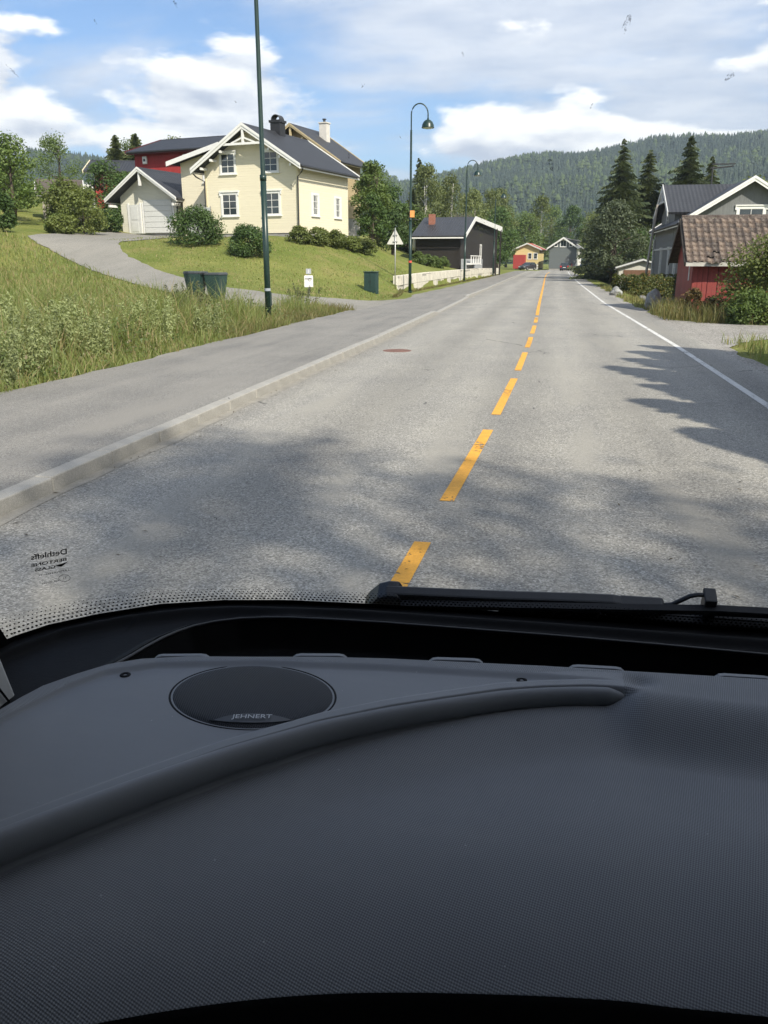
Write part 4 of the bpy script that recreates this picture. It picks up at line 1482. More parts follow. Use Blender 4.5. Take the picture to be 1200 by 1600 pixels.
leafy_tree('birch_tree', 'pale birch behind the street far down the road', -4.6, 232.0, 0, 18.5, 5.0, M_LEAF_L, 60, 85, .48, M_BIRCH, droop=.6)
leafy_tree('maple_tree', 'wide dark tree beyond the red roofed house', -7.0, 205.0, 0, 12.5, 4.6, M_LEAF_M, 60, 85, .44)
leafy_tree('maple_tree', 'rounded green tree behind the far grey house', 3.0, 225.0, 0, 15.5, 4.8, M_LEAF_D, 60, 85, .46)
leafy_tree('maple_tree', 'light green tree right of the far grey house', 8.6, 215.0, 0, 13.5, 4.4, M_LEAF_L, 55, 85, .46)
leafy_tree('maple_tree', 'green tree behind the slim roadside tree', 8.6, 175.0, 0, 10.5, 3.4, M_LEAF_M, 50, 85, .40)
leafy_tree('maple_tree', 'broad tree at the bend of the road on the far left', -15.0, 172.0, 0, 12.0, 4.5, M_LEAF_M, 55, 85, .42)
k = 0
for i, (x_, y_, h_, r_) in enumerate([(-30, 190, 15, 5), (-22, 215, 17, 5.5), (-14, 245, 17, 5.5), (-2, 270, 18, 6), (9, 262, 16, 5.5), (17, 240, 15, 5), (16, 195, 13, 4.4), (22, 150, 12, 4.2), (24, 120, 12, 4), (-27, 160, 13, 4.5), (17, 290, 18, 6), (-12, 300, 18, 6.5), (28, 200, 15, 5), (13, 150, 11, 3.8)]):
    pass
MID = [(-30, 190, 15, 5, 'mixed tree on the valley floor left of the birch tops'), (-22, 215, 17, 5.5, 'rounded valley tree behind the dark house chimney'), (-14, 245, 17, 5.5, 'valley tree above the red roofed house'),
       (-2, 270, 18, 6, 'valley tree straight above the end of the road'), (9, 262, 16, 5.5, 'valley tree above the roof of the far grey house'), (17, 240, 15, 5, 'valley tree just left of the tall ragged spruce'),
       (16, 195, 13, 4.4, 'valley tree between the two left spruces'), (24, 120, 12, 4, 'tree behind the stove pipe of the grey house'), (17, 290, 18, 6, 'farthest pale tree left of the spruces'), (-12, 300, 18, 6.5, 'farthest dark tree beyond the birches'), (13, 150, 11, 3.8, 'low tree behind the large roadside tree')]
for i, (x_, y_, h_, r_, lb) in enumerate(MID):
    leafy_tree('valley_tree', lb, x_, y_, 0, h_, r_, (M_LEAF_M, M_LEAF_B, M_LEAF_D)[i % 3], 45, 75, .50, group='trees on the valley floor')
# beside and behind the yellow house
leafy_tree('lilac_tree', 'tall green bushy tree against the back corner of the yellow house', -14.0, 65.5, 2.7, 6.6, 1.6, M_LEAF_M, 50, 80, .20)
leafy_tree('lilac_tree', 'bushy tree right of the yellow house, behind the triangle sign', -13.4, 70.6, 2.3, 5.6, 1.7, M_LEAF_D, 50, 80, .20)
leafy_tree('lilac_tree', 'low dense tree at the right wall of the yellow house', -12.9, 60.6, 2.6, 3.9, 1.25, M_LEAF_D, 45, 80, .17)
leafy_tree('lilac_tree', 'dark dense shrub tree on the lawn right of the yellow house', -11.9, 62.9, 2.2, 3.2, 1.5, M_LEAF_D, 45, 85, .17)
leafy_tree('broadleaf_tree', 'larger tree uphill behind the right corner of the yellow house', -19.3, 93.0, 3.4, 8.6, 2.8, M_LEAF_M, 60, 80, .27)
leafy_tree('broadleaf_tree', 'tree between the second lamp post and the dark house', -16.7, 98.6, 2.5, 5.6, 2.5, M_LEAF_M, 50, 80, .27)
leafy_tree('broadleaf_tree', 'green tree under the eave of the timber house', -17.0, 79.0, 3.9, 6.3, 2.2, M_LEAF_M, 50, 80, .22)
# far left group
LFT = [(-34.9, 51.5, 4.6, 5.0, 2.3, M_LEAF_M, 'leafy tree at the left edge of the picture'), (-41.2, 60.5, 5.3, 4.0, 2.2, M_LEAF_M, 'tree behind the small garden shed'), (-49.0, 70.0, 6.2, 5.5, 2.8, M_LEAF_D, 'tree left of the red house'),
       (-36.6, 66.6, 5.2, 4.4, 2.7, M_LEAF_D, 'dark broad tree between the red house and the barn'), (-33.6, 64.8, 4.9, 3.6, 2.0, M_LEAF_D, 'dark bushy tree at the left corner of the barn'), (-33.6, 55.6, 4.4, 2.9, 1.7, M_LEAF_L, 'light green bushy tree right of the garden shed'),
       (-30.9, 43.6, 3.4, 2.6, 1.3, M_LEAF_D, 'low dark tree at the far left behind the meadow'), (-35.5, 71.8, 5.2, 4.6, 1.8, M_LEAF_L, 'light tree just left of the barn roof'), (-46.8, 64.0, 5.8, 4.6, 2.3, M_LEAF_L, 'pale tree above the small garden shed'),
       (-52.5, 86.0, 7.6, 7.2, 3.2, M_LEAF_M, 'tall tree behind the red house on its left'), (-46.0, 90.0, 7.8, 6.6, 3.0, M_LEAF_M, 'tall tree behind the roof of the red house'), (-37.6, 86.0, 7.0, 6.4, 2.8, M_LEAF_M, 'tall tree behind the dark broad tree by the barn'), (-42.5, 93.0, 8.2, 7.0, 3.0, M_LEAF_L, 'light tree behind the pair of pointed spruces'), (-57.0, 76.0, 7.4, 7.5, 3.2, M_LEAF_M, 'large tree far left behind the garden')]
for i, (x_, y_, z_, h_, r_, mm, lb) in enumerate(LFT):
    leafy_tree('garden_tree', lb, x_, y_, z_, h_, r_, mm, 60, 85, .20, base=.14, group='trees in the garden on the left')
spruce_tree('pointed spruce left of a pair behind the garden trees on the left', -42.2, 79.6, 6.0, 7.3, 2.2, M_SPR2)
spruce_tree('pointed spruce right of a pair behind the garden trees on the left', -40.6, 80.5, 6.2, 7.4, 2.2, M_SPR2)


def bush(label, x, y, h, r, m, nc=40, lpc=90, leaf=.13, name='shrub', group=None, aspect=.6, z=None, stem=True):
    z = gh(x, y) if z is None else z
    return leafy_tree(name, label, x, y, z, h, r, m, nc, lpc, leaf, group=group, base=.16, power=.45, cr=.34, trunk=.03, cat='shrub', multi=3, aspect=aspect)


bush('wide dark green bush on the lawn in front of the garage', -20.1, 46.6, 1.85, 1.65, M_LEAF_D, 60, 120, .16, aspect=.4)
bush('round dark green bush on the lawn in front of the yellow house', -16.55, 45.0, 1.55, 1.2, M_LEAF_D, 50, 120, .15, aspect=.4)
for i, (x_, y_, h_, r_, lb) in enumerate([(-15.5, 51.3, .95, .75, 'low light shrub at the front right corner of the yellow house'), (-14.7, 52.3, 1.0, .8, 'low light shrub second from the corner of the yellow house'), (-13.9, 53.6, 1.0, .8, 'low light shrub in the middle of the row along the house'), (-13.2, 55.0, .95, .75, 'low light shrub near the end of the row along the house'), (-12.6, 56.4, 1.0, .8, 'low light shrub at the downhill end of the row along the house')]):
    bush(lb, x_, y_, h_, r_, M_LEAF_L, 34, 90, .13, group='low shrubs along the yellow house')
for x_, y_, h_, r_, lb, mm in [(-28.9, 49.6, 2.8, 1.5, 'large rounded bush left of the garage drive', M_LEAF_L), (-31.2, 50.6, .9, .9, 'small low bush beside the garden shed', M_LEAF_M), (-29.4, 47.9, 1.1, 1.0, 'low bush in front of the large rounded bush', M_LEAF_L), (-30.6, 56.0, 1.5, 1.0, 'bush at the left wall of the garage', M_LEAF_D)]:
    bush(lb, x_, y_, h_, r_, mm, 44, 100, .15)
for i, (x_, y_) in enumerate([(-11.6, 72.5), (-11.1, 74.5), (-10.7, 76.6), (-10.2, 78.6)]):
    bush(('leftmost of the rose bushes in front of the dark house', 'second rose bush from the left in front of the dark house', 'third rose bush in front of the dark house', 'rightmost rose bush in front of the dark house')[i], x_, y_, 1.0, .72, M_LEAF_M, 26, 80, .13, 'rose_bush', 'rose bushes by the dark house')
bush('clipped small green bush at the grey fence of the dark house', -9.5, 98.5, 1.9, .7, M_LEAF_L, 26, 80, .14, z=1.0)
bush('big bright green bush in front of the red tool shed', 6.9, 29.2, 3.1, 1.62, M_LEAF_L, 110, 150, .105, z=-.35)
bush('smaller green bush leaning out left of the big roadside bush', 5.9, 27.8, 1.15, .75, M_LEAF_M, 50, 110, .09, z=-.15)
bush('rust brown shrub at the corner of the red tool shed', 4.75, 31.6, 1.25, .45, M_RUST, 32, 80, .085, z=-.3)
bush('green and rust shrub between the brown shrub and the big bush', 5.45, 31.2, 1.0, .5, M_RUST, 30, 80, .085, z=-.3)
# hedge right of the road
HG = thing('hedge', 'clipped hedge with yellow top along the right roadside', 'hedge', (3.9, 54.5, -.45), R(42))
P, N = [], []
hp = rng.uniform(0, 1, (9000, 3))
hx_ = hp[:, 0] * 4.6
hy_ = (hp[:, 1] - .5) * 1.5
hz_ = hp[:, 2] ** .6 * (1.35 + .12 * np.sin(hx_ * 3.1) + .08 * np.sin(hx_ * 7.7))
hy_ = np.where(rng.random(9000) < .6, np.sign(hy_) * (.6 + .18 * rng.random(9000)), hy_)
V, F = leaves_mesh(np.stack([hx_, hy_, hz_], 1), np.stack([0 * hx_, np.sign(hy_) * .6, .7 + 0 * hx_], 1), .14, .6)
link('foliage', np_mesh('hedge_foliage', V, F, leaf_mat('hedge_leaf', (0.060, 0.085, 0.022), (0.125, 0.135, 0.035), .3, hue=(.14, (.20, .15, .03, 1)))), HG)
q = MB()
for k in range(9):
    q.tube([(.3 + k * .5, 0, 0), (.3 + k * .5 + random.uniform(-.1, .1), random.uniform(-.2, .2), 1.0)], [.035, .012], 5)
q.build('stems', M_BARK, HG)
# nearly bare tree at the grey fence
BT = thing('bare_tree', 'nearly bare thin tree in front of the dark house', 'tree', (-9.7, 94.0, .95))
q = MB()


def twig(p, d, L, r_, n):
    e = Vector(p) + d * L
    q.tube([p, tuple(Vector(p) + d * L * .5 + Vector((random.uniform(-.05, .05), random.uniform(-.05, .05), 0)) * L), tuple(e)], [r_, r_ * .8, r_ * .6], 5, cap=False)
    if n:
        for _ in range(3 if n > 1 else 4):
            dd = (d + Vector((random.uniform(-.7, .7), random.uniform(-.7, .7), random.uniform(-.15, .45)))).normalized()
            twig(tuple(e), dd, L * random.uniform(.55, .8), r_ * .58, n - 1)


twig((0, 0, 0), Vector((0.03, 0, 1)), 2.2, .11, 4)
q.build('branches', mat('pale_bark', (0.20, 0.17, 0.14), .9, .1, var=.2), BT)
V, F = leaves_mesh(rng.normal(0, 1, (420, 3)) * np.array([1.3, 1.3, 1.3]) + np.array([0, 0, 5.0]), np.tile([0, 0, 1.0], (420, 1)), .14, .6)
link('sparse_leaves', np_mesh('sparse_leaves', V, F, M_LEAF_B), BT)

# trees beside the road just outside the picture on the right; their shade lies on the road
leafy_tree('ash_tree', 'tall ash tree on the right behind the motorhome, out of the picture', 10.6, -8.4, .05, 19.5, 4.6, M_LEAF_M, 84, 95, .26, base=.3)
leafy_tree('ash_tree', 'second tall ash tree right of the first, out of the picture', 15.2, -8.6, .05, 17.0, 4.4, M_LEAF_M, 110, 110, .26, base=.3)
for i, (x_, y_, h_, r_) in enumerate([(5.9, 5.0, 5.6, 1.35), (5.8, 6.9, 5.9, 1.35), (5.8, 8.7, 5.5, 1.35), (5.7, 10.5, 6.0, 1.35), (5.9, 12.2, 5.7, 1.35), (6.0, 13.8, 5.6, 1.3), (6.3, 15.2, 5.4, 1.2)]):
    spruce_tree(('first', 'second', 'third', 'fourth', 'fifth', 'sixth', 'seventh')[i] + ' of seven spruces on the right verge counted from the motorhome, out of the picture', x_, y_, .05, h_, r_, M_SPR, 'spruces on the right verge', lev=42, dens=1.4)
for i, (x_, y_) in enumerate([(6.3, 6.0), (6.2, 9.0), (6.4, 12.0), (6.8, 14.6)]):
    leafy_tree('hazel_tree', ('first', 'second', 'third', 'fourth')[i] + ' hazel between the verge spruces counted from the motorhome, out of the picture', x_, y_, x_ * 0 + .05, 4.9, 1.7, M_LEAF_M, 50, 85, .2, base=.08, power=.5, group='hazels on the right verge')


# ---- grass and weeds
def blades(n, xs, ys, hgt, wid, m, name, label, cat='grass', lean=.35, zoff=0.0, keep=None):
    if keep is not None:
        k = keep(xs, ys)
        xs, ys, hgt = xs[k], ys[k], hgt[k]
    n = len(xs)
    z = ghv(xs, ys) + zoff
    a = rng.uniform(0, 6.28, n)
    w_ = wid * rng.uniform(.6, 1.4, n)
    ln = rng.normal(0, lean, (n, 2)) * hgt[:, None]
    bx, by = np.cos(a) * w_ / 2, np.sin(a) * w_ / 2
    P0 = np.stack([xs, ys, z - .02], 1)
    P1 = np.stack([xs + ln[:, 0] * .35, ys + ln[:, 1] * .35, z + hgt * .6], 1)
    P2 = np.stack([xs + ln[:, 0], ys + ln[:, 1], z + hgt * rng.uniform(.85, 1.0, n)], 1)
    B = np.stack([bx, by, 0 * bx], 1)
    V = np.stack([P0 - B, P0 + B, P1 - B * .8, P1 + B * .8, P2 - B * .15, P2 + B * .15], 1).reshape(-1, 3)
    o = (np.arange(n) * 6)[:, None]
    F = np.concatenate([o + np.array([[0, 1, 3, 2]]), o + np.array([[2, 3, 5, 4]])], 0)
    ob = link(name, np_mesh(name, V, F, m))
    return tag(ob, label, cat, kind='stuff')


M_BLADE = leaf_mat('grass_blade', (0.130, 0.180, 0.045), (0.275, 0.295, 0.105), .4, hue=(.20, (.33, .27, .14, 1)))
M_DRY = leaf_mat('dry_grass', (0.150, 0.145, 0.050), (0.285, 0.225, 0.100), .35, hue=(.3, (.13, .155, .045, 1)))
vn = lambda x, y, s, o: np.array([mnoise.noise(Vector((a * s, b * s, o))) for a, b in zip(x, y)])


def off_path(x, y):
    # keep the path and the drive clear
    d = np.interp(x, [-34, -24, -18, -13.5, -10.6, -8.2], [22, 23.2, 24.6, 27.6, 30.2, 31.4])
    on = (np.abs(y - d) < 1.55) & (x < -8.6)
    return ~on & (x < -7.30 - .06 * np.sin(y * 3) + .03 * np.sin(y * 11))


n = 52000
xs = -7.3 - 6.6 * rng.random(n) ** 1.15
ys = 6.5 + 24.0 * rng.random(n) ** 1.25
edge = np.clip((-7.3 - xs) / 1.3, .10, 1)
hh = (0.22 + 0.55 * rng.random(n) ** 1.6) * (0.35 + .65 * edge) * (1 + .8 * np.clip(vn(xs, ys, .55, 3), -.6, 1))
hh *= np.where(ys > 24, .75, 1) * np.where((ys > 22.5) & (xs < -9.4), .42, 1) * (1 + .55 * smooth(-7.9, -8.8, xs))
blades(n, xs, ys, np.maximum(hh, .05), .016, M_BLADE, 'verge_grass', 'tall wild grass on the left verge beside the pavement', keep=off_path)
# broad-leaved weeds among the grass
n = 30000
xs = -7.45 - 6.0 * rng.random(n) ** 1.1
ys = 7.0 + 21.0 * rng.random(n) ** 1.2
dens_ = vn(xs, ys, .8, 21) + .5 * vn(xs, ys, 2.2, 4)
kk = off_path(xs, ys) & (dens_ > -.02) & (xs < -7.5)
xs, ys, dens_ = xs[kk], ys[kk], dens_[kk]
top_ = (.28 + .95 * np.clip(dens_, 0, .7)) * np.clip((-7.35 - xs) / .8, .25, 1)
P = np.stack([xs, ys, ghv(xs, ys) + top_ * rng.random(len(xs)) ** .5], 1)
V, F = leaves_mesh(P, np.tile([0.3, -.4, .8], (len(P), 1)), .075, .5)
tag(link('verge_weeds', np_mesh('verge_weeds', V, F, leaf_mat('weed_leaf', (0.085, 0.140, 0.035), (0.190, 0.240, 0.080), .35, hue=(.10, (.30, .25, .16, 1))))), 'broad leaved green weeds among the verge grass', 'weeds', kind='stuff')
n = 9000
xs = -7.25 - 1.7 * rng.random(n)
ys = 19 + 12.3 * rng.random(n)
blades(n, xs, ys, (.12 + .32 * rng.random(n) ** 1.5), .014, M_DRY, 'dry_verge_grass', 'dry yellow grass around the foot of the first lamp post', keep=lambda x, y: x < -7.32 + .05 * np.sin(y * 7))
n = 30000
xs = -13 - 24 * rng.random(n)
ys = 24 + 19 * rng.random(n)


def off_drive(x, y):
    l = np.interp(x, [-28.4, -24.3, -20, -15.6, -12.6], [42.5, 40.0, 36.5, 32.6, 30.8])
    return off_path(x, y) & (y < l - .25) & (np.hypot(x + 13, y - 29.6) > 1.7)


blades(n, xs, ys, .10 + .26 * rng.random(n) ** 2 * (1 + vn(xs, ys, .4, 8)), .03, M_BLADE, 'meadow_grass', 'rough meadow grass left of the climbing driveway', keep=off_drive)
n = 12000
xs = -8.4 - 17 * rng.random(n)
ys = 34 + 24 * rng.random(n)


def on_lawn(x, y):
    r_ = np.interp(x, [-24.4, -22.2, -18.4, -14.4, -10.9, -8.7], [45.8, 42.6, 39.1, 36.0, 35.3, 38.2])
    hse = ((x + 19.2) ** 2 / 25 + (y - 56) ** 2 / 20) < 1
    return (y > r_ + .05) & ~hse & (x < -8.4) & ((y < 48.5) | (x < -9.3))


blades(n, xs, ys, .04 + .07 * rng.random(n), .04, M_BLADE, 'lawn_grass', 'short mown grass of the sloping lawn below the yellow house', keep=on_lawn)
n = 5200
xs = WHL(30) + .95 + 3.6 * rng.random(n)
ys = 27.6 + 8.2 * rng.random(n)
blades(n, xs, ys, .25 + .55 * rng.random(n) ** 1.4, .016, M_DRY, 'tall_dry_grass', 'tall yellow grass in front of the red tool shed', keep=lambda x, y: (x > WHL(y) + 1.0) & ((y > 28.6) | (x > 4.3)) & (y < 33 + 0 * x) & (y > 27.3 + .22 * (x - 4)))
n = 9000
xs = 3.9 + 6 * rng.random(n)
ys = 6 + 16 * rng.random(n)
blades(n, xs, ys, .12 + .28 * rng.random(n) ** 1.6, .016, M_BLADE, 'bank_grass', 'green grass bank at the right edge of the road', keep=lambda x, y: (x > WHL(y) + 1.25 + .12 * np.sin(y * 2)) & (y < 21.6 - .1 * x))
n = 5000
xs = 3.2 + 3.2 * rng.random(n)
ys = 34 + 34 * rng.random(n)
blades(n, xs, ys, .08 + .22 * rng.random(n) ** 1.6, .025, M_DRY, 'roadside_grass', 'thin roadside grass along the gravel by the grey house', keep=lambda x, y: (x > WHL(y) + 1.12) & (x < WHL(y) + 2.0 + .5 * np.sin(y * .6)))
n = 4200
ys = 44 + 72 * rng.random(n) ** 1.2
xs = np.interp(ys, [44, 49, 78, 106, 122], [-8.3, -8.75, -8.3, -7.7, -7.45]) + .25 * rng.random(n) - .05
blades(n, xs, ys, .06 + .16 * rng.random(n) ** 1.8, .03, M_DRY, 'wall_foot_grass', 'fringe of dry grass along the foot of the white wall')

# pale tall mugwort plants on the verge
M_MUG = leaf_mat('mugwort', (0.215, 0.265, 0.110), (0.385, 0.415, 0.205), .35)
M_MUGD = leaf_mat('mugwort_dark', (0.085, 0.105, 0.045), (0.165, 0.165, 0.085), .3)


def mugwort(label, x, y, h, nst, m, spread=.28):
    T = thing('mugwort_plant', label, 'plant', (x, y, gh(x, y)), 0, 'tall weeds on the left verge')
    P, N = [], []
    st = MB()
    for s_ in range(nst):
        a, rr = random.uniform(0, 6.28), spread * math.sqrt(random.random())
        b = Vector((rr * math.cos(a), rr * math.sin(a), 0))
        tip = b + Vector((math.cos(a) * rr * .7 + random.uniform(-.06, .06), math.sin(a) * rr * .7 + random.uniform(-.06, .06), h * random.uniform(.65, 1.0)))
        st.tube([tuple(b), tuple(b * .4 + tip * .6), tuple(tip)], [.006, .005, .002], 4, cap=False)
        k = int(190 * h)
        t = rng.random(k) ** .8
        base = np.array(b)[None] * (1 - t)[:, None] + np.array(tip)[None] * t[:, None]
        off = rng.normal(0, 1, (k, 3)) * (.050 * (1.15 - t) + .016)[:, None]
        P.append(base + off)
        N.append(off * 6 + np.array([0, 0, .4]))
    V, F = leaves_mesh(np.concatenate(P), np.concatenate(N), .062, .38)
    V[:, 2] = np.maximum(V[:, 2], .01)
    link('leaves', np_mesh('leaves', V, F, m), T)
    st.build('stems', m, T)


MW = [(-8.45, 12.6, .85, 'leftmost pale feathery weed in the near clump on the verge'), (-8.75, 13.6, .95, 'tallest pale feathery weed in the near clump on the verge'), (-8.25, 13.9, .80, 'pale feathery weed at the right of the near clump on the verge'), (-9.1, 14.6, .85, 'pale feathery weed at the back of the near clump'),
      (-8.35, 16.6, .85, 'pale feathery weed standing alone nearer the first lamp post'), (-8.75, 17.3, .8, 'pale feathery weed just behind the lone one'), (-7.95, 10.6, .7, 'low pale weed at the lower left corner of the verge'),
      (-8.15, 11.6, .75, 'pale weed between the lower left corner and the near clump'), (-9.5, 12.9, .95, 'tall pale weed at the left edge behind the near clump'), (-9.7, 16.0, .9, 'pale weed at the back between the near clump and the lone weed'), (-10.3, 14.0, 1.0, 'tallest pale weed at the far back of the verge on the left'), (-8.2, 18.7, .7, 'small pale weed closest to the first lamp post'), (-9.6, 19.4, .8, 'pale weed behind the small one near the first lamp post')]
for x_, y_, h_, lb in MW:
    mugwort(lb, x_, y_, h_ * 1.35, 13, M_MUG, .32)
for x_, y_, h_, lb in [(-10.2, 22.6, 1.25, 'tall dark weed in front of the wheelie bins'), (-9.7, 22.0, 1.0, 'darker weed beside the tall weed at the bins'), (-9.3, 31.2, .95, 'thin dry weed near the white mailbox'), (-11.6, 15.5, .9, 'brownish weed at the back of the verge on the left'), (-12.2, 18.0, .9, 'brownish weed behind the lone pale weed')]:
    mugwort(lb, x_, y_, h_, 9, M_MUGD, .4)

# twigs and leaf litter blown onto the road
n = 160
P = np.stack([rng.uniform(-4.0, 3.2, n), 4.5 + 24 * rng.random(n) ** 1.4, np.full(n, .009)], 1)
P[:60, 0] = KRB(P[:60, 1]) + .05 + .3 * rng.random(60) ** 2
V, F = leaves_mesh(P, np.tile([0, 0, 6.0], (n, 1)), .045, .3)
V[:, 2] = np.clip(V[:, 2], .006, .03)
tag(link('leaf_litter', np_mesh('leaf_litter', V, F, mat('litter', (0.07, 0.055, 0.035), .9, .1, var=.3))), 'dry leaves and bits of twig scattered on the road', 'litter', kind='stuff')
# ================================================================ street furniture, walls, cars
# ---- white garden wall, two courses of big blocks
GW = thing('garden_wall', 'low whitewashed block wall along the pavement below the lawn', 'wall', (0, 0, 0))
M_LIME = mat('whitewashed_stone', (0.60, 0.56, 0.48), 0.9, 0.15, var=0.16, vscale=1.6, bump=0.02, bscale=14, var2=0.14, v2scale=9)
wl = np.array([(49.2, -9.0), (78, -8.62), (106, -8.0), (120, -7.78)])
ws = []
y_ = 49.2
course = 0
for course in (0, 1):
    y_ = 49.2 + (0 if course == 0 else -.9)
    while y_ < 119:
        L = random.uniform(1.5, 2.4)
        a, b = max(y_, 49.2), min(y_ + L - .035, 119.2)
        y_ += L
        if b - a < .2:
            continue
        xa, xb = np.interp(a, wl[:, 0], wl[:, 1]), np.interp(b, wl[:, 0], wl[:, 1])
        hs = np.interp(a, [49, 60, 90, 119], [1.0, 1.06, 1.05, .85])
        z0, z1 = (-.15, hs * .42) if course == 0 else (hs * .42 + .015, hs)
        jit = random.uniform(-.018, .018)
        q = MB()
        q.hexa([(xa - .30, a, z0), (xa + jit, a, z0), (xb + jit, b, z0), (xb - .30, b, z0), (xa - .30, a, z1), (xa + jit - .02, a, z1), (xb + jit - .02, b, z1), (xb - .30, b, z1)])
        q.build('block', M_LIME, GW, bevel=.025)
q = MB()
for i in range(len(wl) - 1):
    (a, xa), (b, xb) = wl[i], wl[i + 1]
    h0, h1 = np.interp([a, b], [49, 60, 90, 119], [.97, 1.03, 1.02, .82])
    a2 = a + (.05 if i == 0 else 0)
    q.hexa([(xa - .26, a2, -.15), (xa - .03, a2, -.15), (xb - .03, b, -.15), (xb - .26, b, -.15), (xa - .26, a2, h0), (xa - .03, a2, h0), (xb - .03, b, h1), (xb - .26, b, h1)])
q.build('wall_core', mat('mortar', (0.36, 0.34, 0.30), .95, .1, var=.1), GW)

# grey panel fence on the wall by the dark house
GF = thing('panel_fence', 'grey vertical board fence on top of the white wall', 'fence', (0, 0, 0))
fl = lambda y: float(np.interp(y, wl[:, 0], wl[:, 1])) - .42
M_GFN = mat('grey_fence_paint', (0.34, 0.35, 0.36), .7, .3, var=.1, vscale=3)
q0 = MB()
q0.box((-.012, 0, 0), (.012, .27, 1.15))
fm = q0.mesh('board', M_GFN)
y_ = 83.0
k = 0
while y_ < 104:
    o = link('board', fm, GF, (fl(y_) + random.uniform(-.004, .004), y_, .85), (0, 0, -math.atan2(fl(y_ + .3) - fl(y_), .3)))
    y_ += .285
for yy in np.arange(83, 105, 3.0):
    q = MB()
    q.box((fl(yy) - .10, yy - .05, .4), (fl(yy) - .02, yy + .05, 2.0))
    q.build('fence_post', M_GFN, GF)

# ---- street lamps
LAMPL = ['green street lamp post nearest the camera on the left verge', 'second green street lamp with domed head beside the triangle sign', 'third street lamp, standing at the middle of the white wall', 'fourth street lamp, in front of the dark house']
for i, (lx, ly) in enumerate([(-8.42, 24.4), (-8.50, 50.4), (-8.22, 78.5), (-7.62, 106.5)]):
    z = 0.0
    T = thing('street_lamp', LAMPL[i], 'street lamp', (lx, ly, z), R((-8, 6, 4, 0)[i]), 'street lamps along the left pavement')
    q = MB()
    q.tube([(0, 0, -.1), (0, 0, 4.1)], [.092, .085], 14)
    q.tube([(0, 0, 4.1), (0, 0, 4.18), (0, 0, 8.9)], [.085, .070, .058], 14, cap=False)
    q.build('pole', M_POLE, T, True)
    q = MB()
    q.tube([(0, 0, 4.05), (0, 0, 4.20)], .098, 14)
    q.build('collar', M_POLE, T, True)
    arc = [(0, 0, 8.85), (0, 0, 9.72)] + [(.47 - .47 * math.cos(a), 0, 9.72 + .55 * math.sin(a)) for a in np.linspace(.25, math.pi, 11)] + [(.94, 0, 9.45)]
    q = MB()
    q.tube(arc, .036, 10)
    q.build('arm', M_POLE, T, True)
    q = MB()
    q.lathe([(.0, .50), (.055, .50), (.06, .44), (.16, .40), (.26, .31), (.33, .17), (.35, .03), (.36, 0), (.33, 0), (.31, .15), (.2, .3), (0, .36)], (.94, 0, 9.0), 20)
    hd_ = q.build('lamp_head', M_POLE, T, True)
    q = MB()
    q.lathe([(.32, .02), (.22, -.03), (0, -.05)], (.94, 0, 9.0), 16)
    q.build('diffuser', mat('lamp_diffuser', (0.55, 0.55, 0.5), .3, .5), hd_, True)
    q = MB()
    q.lathe([(.16, -.02), (.16, .05), (.10, .06)], (0, 0, 0.05), 14)
    q.build('base_collar', M_POLE, T)
    q = MB()
    q.box((.088, -.06, .55), (.098, .06, .95))
    q.build('service_door', M_POLE, T)
    if i == 1:
        q = MB()
        q.box((-.02, -.135, 4.25), (.24, -.115, 4.62))
        q.build('orange_plate', mat('orange_plate', (0.72, 0.30, 0.09), .6, .3, var=.1), T)
        q = MB()
        q.tube([(.0, -.02, 4.18), (.52, -.02, 4.10)], .02, 6)
        q.build('bracket', M_DARKMETAL, T)
        q = MB()
        q.tube([(0, 0, 1.72), (0, 0, 1.84)], .10, 14)
        q.build('red_band', mat('red_tape', (0.60, 0.10, 0.07), .6, .3), T)
    if i == 0:
        for za, zb in ((.98, 1.06),):
            q = MB()
            q.tube([(0, 0, za), (0, 0, zb)], .094, 14, cap=False)
            q.build('pale_sticker', mat('pale_sticker', (0.30, 0.33, 0.36), .6, .3), T)

# ---- give-way sign seen from behind
T = thing('give_way_sign', 'grey back of a triangular road sign on a thin post', 'sign', (-9.08, 48.7, gh(-9.08, 48.7)), R(12))
q = MB()
q.tube([(0, 0, -.1), (0, 0, 3.25)], .032, 10)
q.build('post', M_STEEL, T, True)
q = MB()
q.prism([(-.46, 2.40), (-.43, 2.36), (.43, 2.36), (.46, 2.40), (.03, 3.15), (-.03, 3.15)], .040, .048, 'Y')
q.build('sign_plate', mat('sign_back', (0.52, 0.51, 0.46), .5, .4, var=.05), T)
q = MB()
for zz in (2.5, 2.85):
    q.box((-.12, -.04, zz), (.12, .038, zz + .04))
q.build('clamp', M_STEEL, T)

# ---- mailbox with house number
T = thing('mailbox', 'white mailbox on a post with small number plate beside the driveway', 'mailbox', (-10.5, 35.9, gh(-10.5, 35.9)), R(14))
q = MB()
q.tube([(0, .05, -.1), (0, .05, .95)], .03, 8)
q.build('post', M_STEEL, T)
q = MB()
q.prism([(-.19, .38), (.19, .38), (.19, .84), (.16, .87), (-.16, .87), (-.19, .84)], -.20, .02, 'Y')
bx_ = q.build('box', mat('mailbox_white', (0.70, 0.69, 0.65), .4, .5, var=.04), T, bevel=.012)
q = MB()
q.box((-.15, -.215, .72), (.15, -.202, .745))
q.build('flap_edge', M_DARKMETAL, bx_)
# post horn emblem: ring and bell
q = MB()
ring = [(.06 * math.cos(a) + .05, -.206, .70 + .06 * math.sin(a)) for a in np.linspace(0, 5.6, 13)]
q.tube(ring, .011, 5)
q.build('post_horn', mat('emblem_grey', (0.22, 0.22, 0.22), .5, .4), bx_)
q = MB()
q.box((-.11, -.03, .93), (.11, -.01, 1.15))
pl_ = q.build('number_plate', mat('plate_grey', (0.33, 0.34, 0.36), .5, .4), T)


